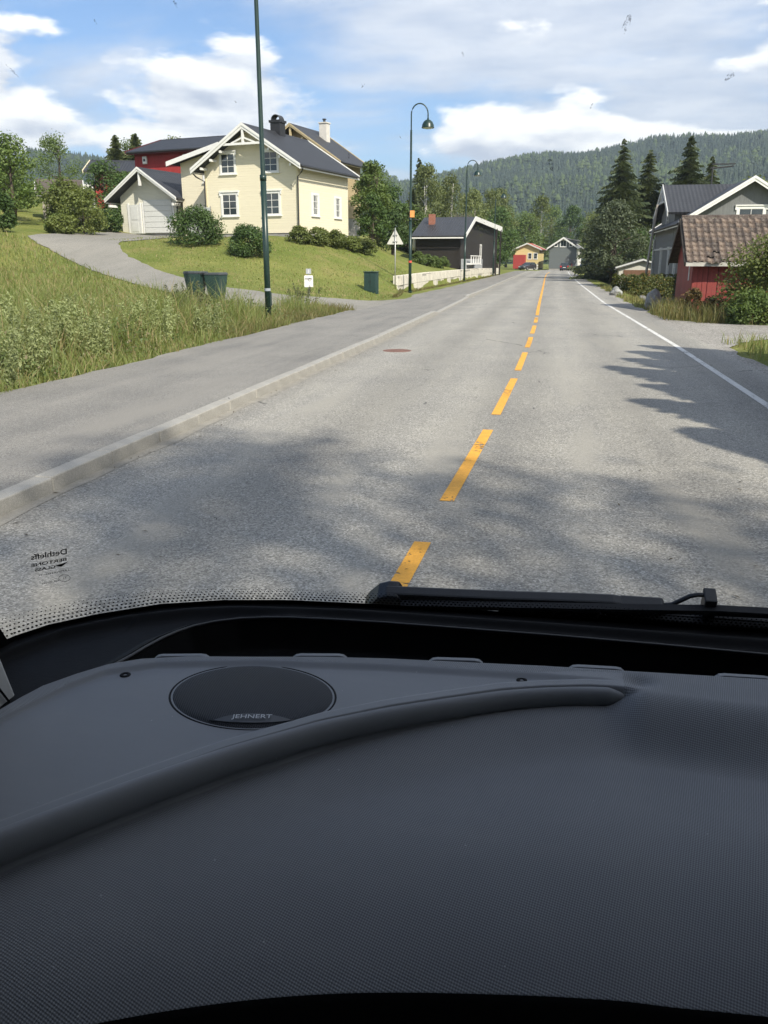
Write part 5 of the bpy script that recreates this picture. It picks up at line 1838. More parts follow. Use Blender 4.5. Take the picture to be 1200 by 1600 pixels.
def to_mesh(o):
    bpy.context.view_layer.update()
    dg = bpy.context.evaluated_depsgraph_get()
    me = bpy.data.meshes.new_from_object(o.evaluated_get(dg))
    n = link(o.name + '_', me, o.parent, o.location, o.rotation_euler)
    nm = o.name
    bpy.data.objects.remove(o)
    n.name = nm
    return n


def text(name, body, size, parent, loc, rot, m, mirror=False, ext=0.001, align='CENTER', shear=0.0, sx=1.0, bold=0.0):
    c = bpy.data.curves.new(name, 'FONT')
    c.body = body
    c.size = size
    c.extrude = ext
    c.align_x = align
    c.align_y = 'CENTER'
    c.shear = shear
    c.offset = bold
    c.materials.append(m)
    o = to_mesh(link(name, c, parent, loc, rot))
    o.scale = (-sx if mirror else sx, 1, 1)
    return o


text('house_number', '3', .17, pl_, (0, -.032, 1.04), (R(90), 0, 0), M_TRIM)

# ---- dark green utility cabinet
T = thing('utility_cabinet', 'dark green electrical cabinet standing in the lawn', 'cabinet', (-9.75, 45.3, gh(-9.75, 45.3)), R(-14))
q = MB()
q.box((-.36, -.17, -.15), (.36, .17, 1.02))
q.build('housing', mat('cabinet_green', (0.020, 0.048, 0.043), .45, .5, var=.12), T, bevel=.015)
q = MB()
q.box((-.40, -.21, 1.021), (.40, .21, 1.075))
q.build('lid', MATS['cabinet_green'], T, bevel=.015)
for e in (-1, 1):
    q = MB()
    q.box((e * .18 - .165, -.190, .06), (e * .18 + .165, -.172, .98))
    d_ = q.build('door', MATS['cabinet_green'], T, bevel=.008)
    q = MB()
    q.box((e * .05 - .012, -.205, .5), (e * .05 + .012, -.191, .62))
    q.build('handle', M_DARKMETAL, d_)


# ---- wheelie bins
def wheelie_bin(label, x, y, rz):
    T = thing('wheelie_bin', label, 'bin', (x, y, gh(x, y) + .035), rz, 'wheelie bins at the driveway')
    g = mat('bin_green', (0.022, 0.050, 0.042), .45, .45, var=.15, vscale=4)
    q = MB()
    q.hexa([(-.21, -.22, .06), (.21, -.22, .06), (.21, .24, .16), (-.21, .24, .16), (-.29, -.34, .96), (.29, -.34, .96), (.29, .36, .96), (-.29, .36, .96)])
    q.build('body', g, T, bevel=.025)
    q = MB()
    q.hexa([(-.31, -.37, .96 + .002), (.31, -.37, .962), (.31, .39, .962), (-.31, .39, .962), (-.27, -.33, 1.05), (.27, -.33, 1.05), (.29, .39, 1.04), (-.29, .39, 1.04)])
    q.build('lid', mat('bin_lid', (0.055, 0.060, 0.062), .5, .45, var=.1), T, bevel=.02)
    q = MB()
    q.tube([(-.25, .44, .98), (.25, .44, .98)], .018, 8)
    for e in (-.25, .25):
        q.tube([(e, .36, .93), (e, .44, .98)], .018, 6)
    q.build('handle', M_DARKMETAL, T)
    for e in (-1, 1):
        q = MB()
        q.lathe([(.0, -.03), (.10, -.03), (.11, -.02), (.11, .02), (.10, .03), (0, .03)], (e * .26, .22, .11), 16, axis='X')
        w_ = q.build('wheel', mat('tyre_black', (0.02, 0.02, 0.02), .8, .3), T)
        q = MB()
        q.lathe([(0, -.034), (.05, -.034), (.05, .034), (0, .034)], (e * .26, .22, .11), 10, axis='X')
        q.build('hub', M_STEEL, w_)


wheelie_bin('right hand green wheelie bin with grey lid at the driveway', -12.5, 30.4, R(78))
wheelie_bin('left hand dark wheelie bin, half behind the weeds', -13.3, 30.35, R(-96))

# ---- leaning utility pole by the grey house
T = thing('utility_pole', 'thin leaning wooden utility pole in front of the grey house gable', 'pole', (6.05, 63.0, gh(6.05, 63.0)))
q = MB()
q.tube([(0, 0, -.3), (.25, .2, 3.0), (.55, .4, 6.3)], [.10, .09, .075], 10)
q.build('shaft', mat('pole_wood', (0.26, 0.23, 0.19), .9, .1, var=.2, vscale=5, stretch=(1, 1, .2)), T, True)
q = MB()
q.tube([(.0, .0, 0), (.35, .2, 5.2)], .022, 6)
q.build('conduit', M_STEEL, T)

# ---- low wall, stone and bin at the garden of the grey house
T = thing('retaining_wall', 'low weathered concrete wall below the grey house at the road edge', 'wall', (4.25, 41.5, -.5), R(-4))
for k in range(6):
    q = MB()
    q.box((-.15, k * 1.6, -.2), (.15, k * 1.6 + 1.56, .42 + random.uniform(-.03, .03)))
    q.build('wall_section', mat('old_concrete', (0.20, 0.19, 0.17), .95, .1, var=.3, vscale=2.5, bump=.03, bscale=12), T, bevel=.03)


def stone(label, x, y, r_, h, group=None):
    bm = bmesh.new()
    bmesh.ops.create_icosphere(bm, subdivisions=3, radius=1)
    for v in bm.verts:
        nn = mnoise.noise(v.co * 1.7 + Vector((x, y, 0))) * .35
        v.co *= 1 + nn
        v.co = Vector((v.co.x * r_, v.co.y * r_ * .8, v.co.z * h * .6))
        v.co.x *= 1 - .5 * max(0, v.co.z / h)
    me = bpy.data.meshes.new('boulder')
    bm.to_mesh(me)
    bm.free()
    me.materials.append(mat('boulder_grey', (0.27, 0.27, 0.26), .9, .2, var=.25, vscale=3, bump=.03, bscale=14))
    o = link('boulder', me, None, (x, y, gh(x, y) + h * .3))
    tag(o, label, 'stone', group)


stone('pointed grey stone at the road edge near the tool shed', 3.95, 36.2, .34, .85)
stone('small grey stone beside the hedge', 3.35, 49.5, .35, .5)
T = thing('black_bin', 'black plastic compost bin at the far corner of the grey house', 'bin', (6.35, 59.5, gh(6.35, 59.5)), R(8))
q = MB()
q.hexa([(-.5, -.35, 0), (.5, -.35, 0), (.5, .35, 0), (-.5, .35, 0), (-.56, -.4, .8), (.56, -.4, .8), (.56, .4, .8), (-.56, .4, .8)])
q.build('body', mat('bin_black', (0.018, 0.018, 0.02), .5, .4), T, bevel=.03)
q = MB()
q.box((-.6, -.44, .801), (.6, .44, .88))
q.build('lid', MATS['bin_black'], T, bevel=.03)

# ---- picket fence and boards far down the road on the left
T = thing('picket_fence', 'white picket fence in front of the red roofed house', 'fence', (-6.4, 181.5, 0), R(10))
for k in range(12):
    q = MB()
    q.prism([(k * .22, 0), (k * .22 + .11, 0), (k * .22 + .11, 1.1), (k * .22 + .055, 1.2), (k * .22, 1.1)], 0, .03, 'Y')
    q.build('picket', M_TRIM, T)
for zz in (.3, .85):
    q = MB()
    q.box((-.05, .031, zz), (2.7, .07, zz + .08))
    q.build('rail', M_TRIM, T)

# parasol beside the dark house
T = thing('parasol', 'small closed white parasol beside the dark house', 'parasol', (-14.4, 88.0, gh(-14.4, 88.0)))
q = MB()
q.tube([(0, 0, 0), (0, 0, 2.5)], .03, 8)
q.build('pole', M_STEEL, T)
q = MB()
q.lathe([(.05, 2.45), (.12, 2.2), (.22, 1.4), (.26, .95), (.10, .93)], (0, 0, 0), 10)
q.build('canopy', M_TRIM, T, True)


# ---- cars
def car(label, x, y, rz, col, L=4.2, wd=1.74, hh=1.46, tail=False, suv=0.0):
    T = thing('car', label, 'car', (x, y, 0.0), rz, 'cars down the road')
    paint = mat('paint_%02d%02d%02d' % tuple(int(c * 99) for c in col), col, .28, .5, coat=.6)
    hw = wd / 2
    # body: side profile lofted across with tumblehome; rear at y = 0, nose at y = L
    low = [(.0, .32), (.05, .55), (.02, .80), (.06, .92 + suv), (L * .18, .96 + suv), (L * .66, .92 + suv), (L * .92, .74 + suv), (L * .99, .60), (L, .38), (L * .97, .24), (.06, .24)]
    q = MB()
    n = len(low)
    xs_ = (-hw, -hw + .10, hw - .10, hw)
    vs = []
    for xi, x_ in enumerate(xs_):
        for (yy, zz) in low:
            ins = .06 if xi in (0, 3) else 0
            vs.append((x_, yy + (ins if yy < L / 2 else -ins), zz - (.03 if (zz > .7 and ins) else 0)))
    fs = [tuple(range(n)), tuple(range(4 * n - 1, 3 * n - 1, -1))]
    for s_ in range(3):
        for k_ in range(n):
            fs.append((s_ * n + k_, (s_ + 1) * n + k_, (s_ + 1) * n + (k_ + 1) % n, s_ * n + (k_ + 1) % n))
    q.add(vs, fs)
    q.build('body', paint, T, bevel=.03)
    b0, t0, t1, b1 = .10, L * .13, L * .46, L * .64
    zb, ztp = .93 + suv, hh + suv * .6
    q = MB()
    q.hexa([(-hw + .06, b0, zb), (hw - .06, b0, zb), (hw - .06, b1, zb), (-hw + .06, b1, zb), (-hw + .24, t0, ztp - .05), (hw - .24, t0, ztp - .05), (hw - .24, t1, ztp - .05), (-hw + .24, t1, ztp - .05)])
    cab = q.build('windows', M_GLASSD, T, bevel=.03)
    q = MB()
    q.hexa([(-hw + .235, t0 - .03, ztp - .045), (hw - .235, t0 - .03, ztp - .045), (hw - .235, t1 + .02, ztp - .045), (-hw + .235, t1 + .02, ztp - .045), (-hw + .30, t0 + .1, ztp), (hw - .30, t0 + .1, ztp), (hw - .30, t1 - .1, ztp), (-hw + .30, t1 - .1, ztp)])
    q.build('roof', paint, T, bevel=.02)
    for e in (-1, 1):
        q = MB()
        for ya, yb in ((b0, t0), (L * .36, L * .34), (b1, t1)):
            q.beam((e * (hw - .055), ya, zb), (e * (hw - .235), yb, ztp - .04), .05, .06, up=(1, 0, 0))
        q.build('pillars', paint, T)
        for yy in (L * .17, L * .80):
            q = MB()
            q.lathe([(0, -.10), (.20, -.10), (.30, -.09), (.32, -.05), (.32, .05), (.30, .09), (.2, .10), (0, .10)], (e * (hw - .09), yy, .32), 18, axis='X')
            w_ = q.build('wheel', mat('tyre_black', (0.02, 0.02, 0.02), .8, .3), T)
            q = MB()
            q.lathe([(0, -.105), (.19, -.105), (.19, .105), (0, .105)], (e * (hw - .09), yy, .32), 12, axis='X')
            q.build('rim', M_STEEL, w_)
        q = MB()
        q.box((e * (hw - .20) - .14, -.02, .62), (e * (hw - .20) + .14, .08, .88 + suv))
        q.build('tail_light', mat('tail_red_lit', (0.60, 0.02, 0.02), .3, .5) if tail else mat('tail_red', (0.40, 0.015, 0.015), .3, .5), T, bevel=.02)
        q = MB()
        q.box((e * (hw - .28) - .18, L - .10, .56), (e * (hw - .28) + .18, L + .005, .70))
        q.build('headlight', mat('headlight', (0.65, 0.66, 0.68), .1, .7), T, bevel=.02)
        q = MB()
        q.box((e * (hw + .06) - .08, L * .57, .95 + suv), (e * (hw + .06) + .08, L * .60, 1.08 + suv))
        q.build('mirror', paint, T, bevel=.02)
    q = MB()
    q.box((-.26, -.022, .52), (.26, -.002, .63))
    q.build('number_plate', mat('plate_white', (0.65, 0.65, 0.62), .5, .4), T)
    return T


car('dark hatchback with red tail lights driving away on the road', 1.45, 166.5, R(-8), (0.030, 0.030, 0.034), tail=True)
car('red car just ahead of the dark hatchback', 2.6, 182.0, R(170), (0.45, 0.03, 0.03))
car('black car parked right of the dark hatchback', 5.2, 170.0, R(-14), (0.02, 0.02, 0.022), suv=.1)
car('dark blue car parked under the tree on the right', 4.55, 143.0, R(-5), (0.035, 0.055, 0.16), suv=.05)
car('dark car parked at the red roofed house on the left', -4.7, 177.5, R(150), (0.025, 0.027, 0.03), suv=.1)
# ================================================================ the motorhome the picture is taken from
MH = thing('motorhome', 'motorhome cab with grey dashboard, windscreen and wipers seen from the passenger seat', 'motorhome', (0.5, 0.0, 0.0))
OX = Vector((0.5, 0, 0))       # parts are written in road coordinates and shifted into the motorhome's frame


def mh(name, V, F, m, parent=None, smooth_=True, mi=None):
    V = np.asarray(V, float).copy()
    V[:, 0] -= 0.5
    return link(name, np_mesh(name, V, F, m, smooth_, mi), parent or MH)


def mhb(q, name, m, parent=None, smooth_=False, bevel=0.0):
    q.v = [(v[0] - 0.5, v[1], v[2]) for v in q.v]
    return q.build(name, m, parent or MH, smooth_, bevel=bevel)


def texture_plastic(name, col, pitch, depth, rough, spec, var=.05, grain=0.0):
    m = bpy.data.materials.new(name)
    m.use_nodes = True
    t = NT(m.node_tree)
    b = m.node_tree.nodes['Principled BSDF']
    co = t.n('ShaderNodeTexCoord').outputs['Object']
    rt = t.mapping(co, rot=(0, 0, R(57)))
    s = t.n('ShaderNodeSeparateXYZ', {0: rt})
    k = 2 * math.pi / pitch
    wob = t.math('MULTIPLY', t.noise(co, 60, 2, .5), 1.2)
    u = t.math('SINE', t.math('ADD', t.math('MULTIPLY', s.outputs[0], k), wob))
    v = t.math('SINE', t.math('ADD', t.math('MULTIPLY', s.outputs[1], k), wob))
    hgt = t.math('MULTIPLY', t.math('ADD', t.math('MULTIPLY', u, v), 1.0), .5)
    nz = t.noise(co, 5, 5, .6)
    fine = t.noise(co, 900, 2, .5)
    g = t.n('ShaderNodeMapRange', {'Value': nz, 'From Min': .3, 'From Max': .7, 'To Min': 1 - var, 'To Max': 1 + var}).outputs[0]
    c = t.mix(1.0, (*col, 1), t.n('ShaderNodeCombineXYZ', {0: g, 1: g, 2: g}).outputs[0], 'MULTIPLY')
    if grain:
        gr = t.n('ShaderNodeMapRange', {'Value': hgt, 'From Min': .2, 'From Max': .8, 'To Min': 1 - grain, 'To Max': 1 + grain * .5}).outputs[0]
        c = t.mix(1.0, c, t.n('ShaderNodeCombineXYZ', {0: gr, 1: gr, 2: gr}).outputs[0], 'MULTIPLY')
    # wiped dust film and smudges
    sm = t.n('ShaderNodeMapRange', {'Value': t.noise(t.mapping(co, scale=(3, 9, 3)), 2.2, 6, .7), 'From Min': .48, 'From Max': .75, 'To Max': .10}).outputs[0]
    c = t.mix(sm, c, (.34, .33, .31, 1))
    # sparse specks of dust
    ds = t.n('ShaderNodeTexVoronoi', {'Vector': co, 'Scale': 42.0}, feature='F1').outputs['Distance']
    c = t.mix(t.math('MULTIPLY', t.math('LESS_THAN', ds, .030), .7), c, (.45, .45, .44, 1))
    m.node_tree.links.new(c, b.inputs['Base Color'])
    b.inputs['Roughness'].default_value = rough
    b.inputs['Specular IOR Level'].default_value = spec
    hh_ = t.math('ADD', hgt, t.math('MULTIPLY', fine, .25))
    bp = t.n('ShaderNodeBump', {'Height': hh_, 'Strength': .7, 'Distance': depth})
    m.node_tree.links.new(bp.outputs[0], b.inputs['Normal'])
    return m


M_DASH = texture_plastic('dash_grain', (0.212, 0.218, 0.229), .0030, .00050, .60, .35, grain=.42)
M_SATIN = texture_plastic('dash_satin', (0.208, 0.215, 0.228), .0009, .00012, .48, .40)
M_BLACKP_SHADE = mat('black_plastic_and_shade', (0.006, 0.006, 0.0065), .68, .16, var=.2, vscale=6, bump=.0006, bscale=260)
M_RUB = mat('black_rubber', (0.010, 0.010, 0.011), .6, .3, var=.2, vscale=20)
M_FRIT = mat('frit_black', (0.004, 0.004, 0.004), .5, .2)


def poly(pts, sm=0.0):
    a = np.array(pts, float)
    if not sm:
        return lambda x: np.interp(x, a[:, 0], a[:, 1])
    xs_ = np.arange(a[0, 0] - .3, a[-1, 0] + .3, .004)
    ys_ = np.interp(xs_, a[:, 0], a[:, 1])
    k_ = np.exp(-(np.arange(-60, 61) * .004 / sm) ** 2)
    ys_ = np.convolve(np.pad(ys_, 60, 'edge'), k_ / k_.sum(), 'valid')
    return lambda x: np.interp(x, xs_, ys_)


Y_REAR = poly([(-.57, .56), (-.56, .62), (-.547, .678), (-.54, .71), (-.531, .74), (-.51, .772), (-.486, .801), (-.455, .821), (-.402, .838), (-.326, .852), (-.251, .867), (-.176, .878), (.012, .896), (.192, .908), (.261, .912), (.8, .925), (1.7, .90)])
Y_NEAR = poly([(-.57, .228), (-.45, .318), (-.331, .391), (-.256, .431), (-.168, .466), (-.097, .484), (0, .498), (.09, .507), (.18, .516), (.6, .527), (1.7, .50)], .07)
Y_PAN = poly([(-.57, .50), (-.548, .62), (-.536, .663), (-.506, .745), (-.482, .783), (-.432, .812), (-.322, .839), (-.172, .858), (-.097, .863), (-.024, .868), (.012, .871), (.083, .872), (.11, .866)])
RID = np.array([(-.62, .26), (-.56, .345), (-.50, .428), (-.428, .512), (-.356, .594), (-.292, .662), (-.214, .730), (-.15, .772), (-.09, .804), (-.035, .832), (.012, .848), (.06, .860), (.10, .864), (.15, .862), (.2, .858), (.4, .852), (1.8, .85)])


def ridge_s(x, y, PL=None):
    """signed distance to a line in plan, positive on its left"""
    PL = RID if PL is None else PL
    best = np.full(x.shape, 1e9)
    sg = np.zeros(x.shape)
    for a, b in zip(PL[:-1], PL[1:]):
        d = b - a
        L2 = (d ** 2).sum()
        t = np.clip(((x - a[0]) * d[0] + (y - a[1]) * d[1]) / L2, 0, 1)
        px, py = x - (a[0] + t * d[0]), y - (a[1] + t * d[1])
        dd = np.hypot(px, py)
        s = np.sign(d[0] * (y - a[1]) - d[1] * (x - a[0]))
        m_ = dd < best
        best = np.where(m_, dd, best)
        sg = np.where(m_, s, sg)
    return best * sg


xa = np.concatenate([np.arange(-.565, .36, .0019), np.arange(.36, 1.69, .02)])
nv = 380
NB = 26
DXg = np.repeat(xa[None, :], nv, 0)
y0g, y1g = Y_NEAR(xa) - .085, Y_REAR(xa)
yn_ = Y_NEAR(xa)
DYg = np.concatenate([yn_[None, :] - .085 * (1 - np.linspace(0, 1, NB)[:, None]), yn_[None, :] + (y1g - yn_)[None, :] * np.linspace(0, 1, nv - NB + 1)[1:, None]], 0)
sgn = ridge_s(DXg, DYg) + .007
mixr = smooth(.075, .125, DXg)
A = .034 - .014 * smooth(-.30, .08, DXg)
roll = smooth(0.0, 1.0, np.clip(-sgn / .009, 0, 1))          # rounded rim that ends in a crease
soft = smooth(0.0, 1.0, np.clip((-sgn - .006) / .085, 0, 1)) * smooth(-.40, .0, DXg)
Zg = 1.400 - A * roll * (1 - mixr) - (.020 + .022 * mixr) * soft
nose = 1 - smooth(.085, .118, DXg)
ins = np.minimum((Y_PAN(DXg) - DYg) * .9, sgn - .009)
inset = smooth(0.0, .012, ins) * (1 - smooth(.07, .10, DXg))
Zg -= .0045 * inset
# hollow right behind the nose of the rim
Zg -= .006 * np.exp(-(((DXg - .118) / .016) ** 2 + ((DYg - .872) / .012) ** 2))
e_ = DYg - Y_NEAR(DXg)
Zg -= .034 * (1 - np.clip(e_ / .17, 0, 1)) ** 2.4
# long shallow swell of the middle
Zg += .006 * np.exp(-((e_ - .15) / .08) ** 2) * smooth(-.45, .1, DXg)
Zg -= np.where(e_ < 0, 1.6 * (-e_) + 14 * e_ ** 2, 0)
# rounded rear edge
re = Y_REAR(DXg) - DYg
Zg -= .012 * (1 - np.clip(re / .010, 0, 1)) ** 2
V = np.stack([DXg.ravel(), DYg.ravel(), Zg.ravel()], 1)
F = grid_faces(len(xa), nv)
cx_, cy_ = DXg.ravel()[F].mean(1), DYg.ravel()[F].mean(1)
ii_ = inset.ravel()[F].mean(1)
lipface = (sgn.ravel()[F].mean(1) > -.0135) & (sgn.ravel()[F].mean(1) < .03) & (cx_ < .10)
dash = mh('dashboard', V, F, [M_DASH, M_SATIN, M_BLACKP_SHADE], None, True, np.where(e_.ravel()[F].mean(1) < -.0005, 2, ((ii_ > .02) | lipface).astype(int)))  # near strip coloured black in place of the deep shade below the edge
# lower front of the dashboard
q = MB()
yn = Y_NEAR(xa)
fs_v = []
for x_, y_ in zip(xa, yn):
    zb_ = 1.40 - .03 - .055 - 1.6 * .085 - 14 * .085 ** 2
    fs_v += [(x_, y_ - .084, zb_ + .02), (x_, y_ - .10, .75)]
k = np.arange(len(xa) - 1) * 2
mh('lower_dash', fs_v, np.stack([k, k + 2, k + 3, k + 1], 1), M_BLACKP_SHADE, dash)

# rolled rim along the front of the loudspeaker panel: a swept bead that ends in a blunt nose
rc = RID[(RID[:, 0] > -.63) & (RID[:, 0] < .105)]
rc = np.concatenate([rc, [(.106, .863)]])
dl = np.concatenate([[0], np.cumsum(np.hypot(*np.diff(rc, axis=0).T))])
ss = np.linspace(0, dl[-1], 240)
rp = np.stack([np.interp(ss, dl, rc[:, 0]), np.interp(ss, dl, rc[:, 1])], 1)
for _ in range(60):
    rp[1:-1] = (rp[:-2] + 2 * rp[1:-1] + rp[2:]) / 4
tg = np.gradient(rp, axis=0)
tg /= np.linalg.norm(tg, axis=1, keepdims=True)
nr = np.stack([-tg[:, 1], tg[:, 0]], 1)
fade = np.sqrt(np.clip((ss[-1] - ss) / .024, 0, 1)) * (1 - .22 * smooth(.30, .85, ss / ss[-1]))
rv = []
NP_ = 20
for i in range(240):
    for k_ in range(NP_):
        a_ = 2 * math.pi * k_ / NP_
        c_, s_ = math.cos(a_), math.sin(a_)
        off = -.0100 + .0112 * c_ * fade[i]
        rv.append((rp[i, 0] + nr[i, 0] * off, rp[i, 1] + nr[i, 1] * off, 1.3860 + .0160 * s_ * max(fade[i], .05)))
ri = np.arange(239)[:, None] * NP_
rk = np.arange(NP_)[None]
rf = np.stack([ri + rk, ri + (rk + 1) % NP_, ri + NP_ + (rk + 1) % NP_, ri + NP_ + rk], 2).reshape(-1, 4)
mh('panel_rim', rv, rf[:, ::-1], M_SATIN, dash)

# loudspeaker
sc = np.array([-.299, .764])
e1 = np.array([math.cos(R(11.3)), math.sin(R(11.3))])
e2 = np.array([-math.sin(R(19.8)), math.cos(R(19.8))])


def sp_pt(u, v, z):
    p = sc + e1 * u + e2 * v
    return (p[0], p[1], 1.393 + z)


def dome(u, v):
    r2 = (u / .0895) ** 2 + (v / .0700) ** 2
    return .0015 + .0085 * max(0.0, 1 - r2) ** .55


M_MESH = bpy.data.materials.new('speaker_mesh')
M_MESH.use_nodes = True
t_ = NT(M_MESH.node_tree)
_b = M_MESH.node_tree.nodes['Principled BSDF']
_co = t_.mapping(t_.n('ShaderNodeTexCoord').outputs['Object'], rot=(0, 0, R(11.3)))
_s = t_.n('ShaderNodeSeparateXYZ', {0: _co})
_k = 2 * math.pi / .0024
_h = t_.math('MULTIPLY', t_.math('SINE', t_.math('MULTIPLY', _s.outputs[0], _k)), t_.math('SINE', t_.math('MULTIPLY', _s.outputs[1], _k)))
M_MESH.node_tree.links.new(t_.ramp(t_.math('MULTIPLY_ADD', _h, .5, .5), [(.25, (.008, .008, .010)), (.7, (.060, .064, .074))]), _b.inputs['Base Color'])
_b.inputs['Roughness'].default_value = .55
_b.inputs['Specular IOR Level'].default_value = .25
M_MESH.node_tree.links.new(t_.n('ShaderNodeBump', {'Height': _h, 'Strength': .6, 'Distance': .0008}).outputs[0], _b.inputs['Normal'])
NR, NA = 14, 72
Vs = [sp_pt(0, 0, dome(0, 0))]
for i in range(1, NR + 1):
    for a in range(NA):
        th = 2 * math.pi * a / NA
        u, v = .0895 * i / NR * math.cos(th), .0700 * i / NR * math.sin(th)
        Vs.append(sp_pt(u, v, dome(u, v)))
Fq = []
for i in range(1, NR):
    for a in range(NA):
        p, q2 = 1 + (i - 1) * NA, 1 + i * NA
        Fq.append((p + a, q2 + a, q2 + (a + 1) % NA, p + (a + 1) % NA))
q = MB()
q.add(Vs, Fq + [(0, 1 + a, 1 + (a + 1) % NA) for a in range(NA)])
spk = mhb(q, 'speaker_grille', M_MESH, dash, True)
q = MB()
q.tube([sp_pt(.0905 * math.cos(a), .0710 * math.sin(a), .0008) for a in np.linspace(0, 2 * math.pi, 73)], .0022, 8, cap=False)
mhb(q, 'speaker_rim', M_BLACKP_SHADE, spk, True)
# brand badge: a crescent plate in the lower part of the grille
q = MB()
top, bot = [], []
for s_ in np.linspace(-1, 1, 21):
    u = .044 * s_
    vb = -.0640 * math.sqrt(max(0, 1 - (u / .0895) ** 2)) * 1.0
    vt = -.0485 - .010 * (s_ ** 2)
    vt = max(vt, vb + .0004)
    bot.append((u, vb * (1 - .02 * (1 - s_ ** 2))))
    top.append((u, vt))
vs, fs = [], []
for (u, v), (u2, v2) in zip(bot, top):
    vs += [sp_pt(u, v, dome(u, v) + .0012), sp_pt(u2, v2, dome(u2, v2) + .0012), sp_pt(u, v, dome(u, v) - .001), sp_pt(u2, v2, dome(u2, v2) - .001)]
for i in range(20):
    o_ = i * 4
    fs += [(o_, o_ + 4, o_ + 5, o_ + 1), (o_, o_ + 2, o_ + 6, o_ + 4), (o_ + 1, o_ + 5, o_ + 7, o_ + 3)]
q.add(vs, fs)
badge = mhb(q, 'speaker_badge', mat('badge_satin', (0.06, 0.064, 0.072), .35, .5), spk)
zt_ = dome(0, -.0565)
p_ = sp_pt(.0, -.0562, zt_ + .0030)
slope_v = math.atan2(dome(0, -.053) - dome(0, -.060), .007)
text('badge_lettering', 'JEHNERT', .0082, spk, (p_[0] - .5, p_[1], p_[2]), (slope_v, 0, R(11.3)), mat('badge_white', (0.62, 0.63, 0.64), .4, .4), ext=.0001, sx=1.25)

for (x_, y_) in ((-.458, .779), (-.012, .855)):
    q = MB()
    q.lathe([(0, .0010), (.0020, .0004), (.0028, .0022), (.0060, .0018), (.0066, .0), (.0066, -.004)], (x_, y_, 1.3945), 16)
    mhb(q, 'screw', M_BLACKP_SHADE, dash, True)
for a, b in (((-.446, .828), (-.382, .842)), ((-.284, .862), (-.22, .874)), ((-.122, .885), (-.059, .893)), ((.041, .899), (.104, .904)), ((.205, .910), (.268, .914)), ((.37, .917), (.433, .919))):
    a, b = np.array(a), np.array(b)
    d = (b - a) / np.linalg.norm(b - a)
    nn = np.array([-d[1], d[0]])
    q = MB()
    L = np.linalg.norm(b - a)
    pr = [(0, 0), (.004, .0032), (.010, .0042), (L - .010, .0042), (L - .004, .0032), (L, 0)]
    vs = []
    for off in (-.003, .004):
        for (u, z_) in pr:
            p = a + d * u + nn * off
            vs.append((p[0], p[1], 1.3935 + z_))
    n_ = len(pr)
    q.add(vs, [tuple(range(n_)), tuple(range(2 * n_ - 1, n_ - 1, -1))] + [(i, n_ + i, n_ + i + 1, i + 1) for i in range(n_ - 1)])
    mhb(q, 'clip', M_SATIN, dash, bevel=.0008)

# black tray between dashboard and glass
GLX = np.array([(-.712, .84), (-.708, .87), (-.704, .893), (-.70, .912), (-.674, .957), (-.625, 1.005), (-.552, 1.057), (-.465, 1.09), (-.371, 1.109), (-.224, 1.121), (-.054, 1.129), (.145, 1.137), (.317, 1.140), (.6, 1.137), (1.0, 1.109), (1.25, 1.07), (1.45, 1.01), (1.6, .93), (1.68, .86)])


def y_gl(x):
    return np.interp(x, GLX[:, 0], GLX[:, 1])


Y_L2 = poly([(-.56, .70), (-.515, .845), (-.505, .87), (-.49, .93), (-.465, .974), (-.41, 1.012), (-.345, 1.029), (-.208, 1.039), (.028, 1.043), (.293, 1.039), (1.7, .93)])
Y_L1 = poly([(-.70, .80), (-.675, .871), (-.64, .942), (-.574, .999), (-.494, 1.041), (-.428, 1.061), (-.264, 1.082), (.0, 1.090), (.3, 1.094), (1.7, .96)])
xt = np.concatenate([np.arange(-.712, .40, .004), np.arange(.40, 1.68, .03)])
ntv = 150
yr = np.where(xt < -.56, .50, Y_REAR(xt) - .02)
TX = np.repeat(xt[None], ntv, 0)
TY = yr[None] + (y_gl(xt) + .012 - yr)[None] * np.linspace(0, 1, ntv)[:, None]
L2P = np.array([(-.52, .80), (-.512, .845), (-.505, .87), (-.49, .93), (-.465, .974), (-.41, 1.012), (-.345, 1.029), (-.208, 1.039), (.028, 1.043), (.293, 1.039), (1.7, .93)])
d2 = ridge_s(TX, TY, L2P)
TZ = 1.318 + .046 * smooth(-.006, .006, d2) + .004 * np.exp(-((d2 - .006) / .004) ** 2)
TZ += -.012 * smooth(.012, .04, d2) + .012 * np.exp(-((TY - Y_L1(TX)) / .010) ** 2)
mh('cowl_tray', np.stack([TX.ravel(), TY.ravel(), TZ.ravel()], 1), grid_faces(len(xt), ntv), M_BLACKP_SHADE, MH)

q = MB()
q.tube([(x_, y_, 1.3665) for x_, y_ in [(-.518, .835), (-.512, .855), (-.505, .877), (-.498, .905), (-.489, .934), (-.478, .957), (-.463, .978), (-.44, .997), (-.41, 1.013), (-.378, 1.023), (-.345, 1.030), (-.28, 1.036), (-.208, 1.040), (-.1, 1.042), (.028, 1.044), (.16, 1.043), (.293, 1.040), (.8, 1.006), (1.6, .945)]], .0022, 8)
mhb(q, 'tray_highlight_bead', mat('satin_black', (0.02, 0.02, 0.022), .35, .5), MH, True)  # glossy bead added so the tray edge shows a highlight line
# windscreen: curved in plan, raked back
TILT = .50


def gl_pt(x, h, off=0.0):
    """point on the glass at lateral x, h above the printed edge, off outwards"""
    y = y_gl(x)
    dy = (y_gl(x + .002) - y_gl(x - .002)) / .004
    n = np.array([-dy, 1.0, TILT])
    n /= np.linalg.norm(n)
    return np.array([x, y - TILT * h, 1.36 + h]) + n * off


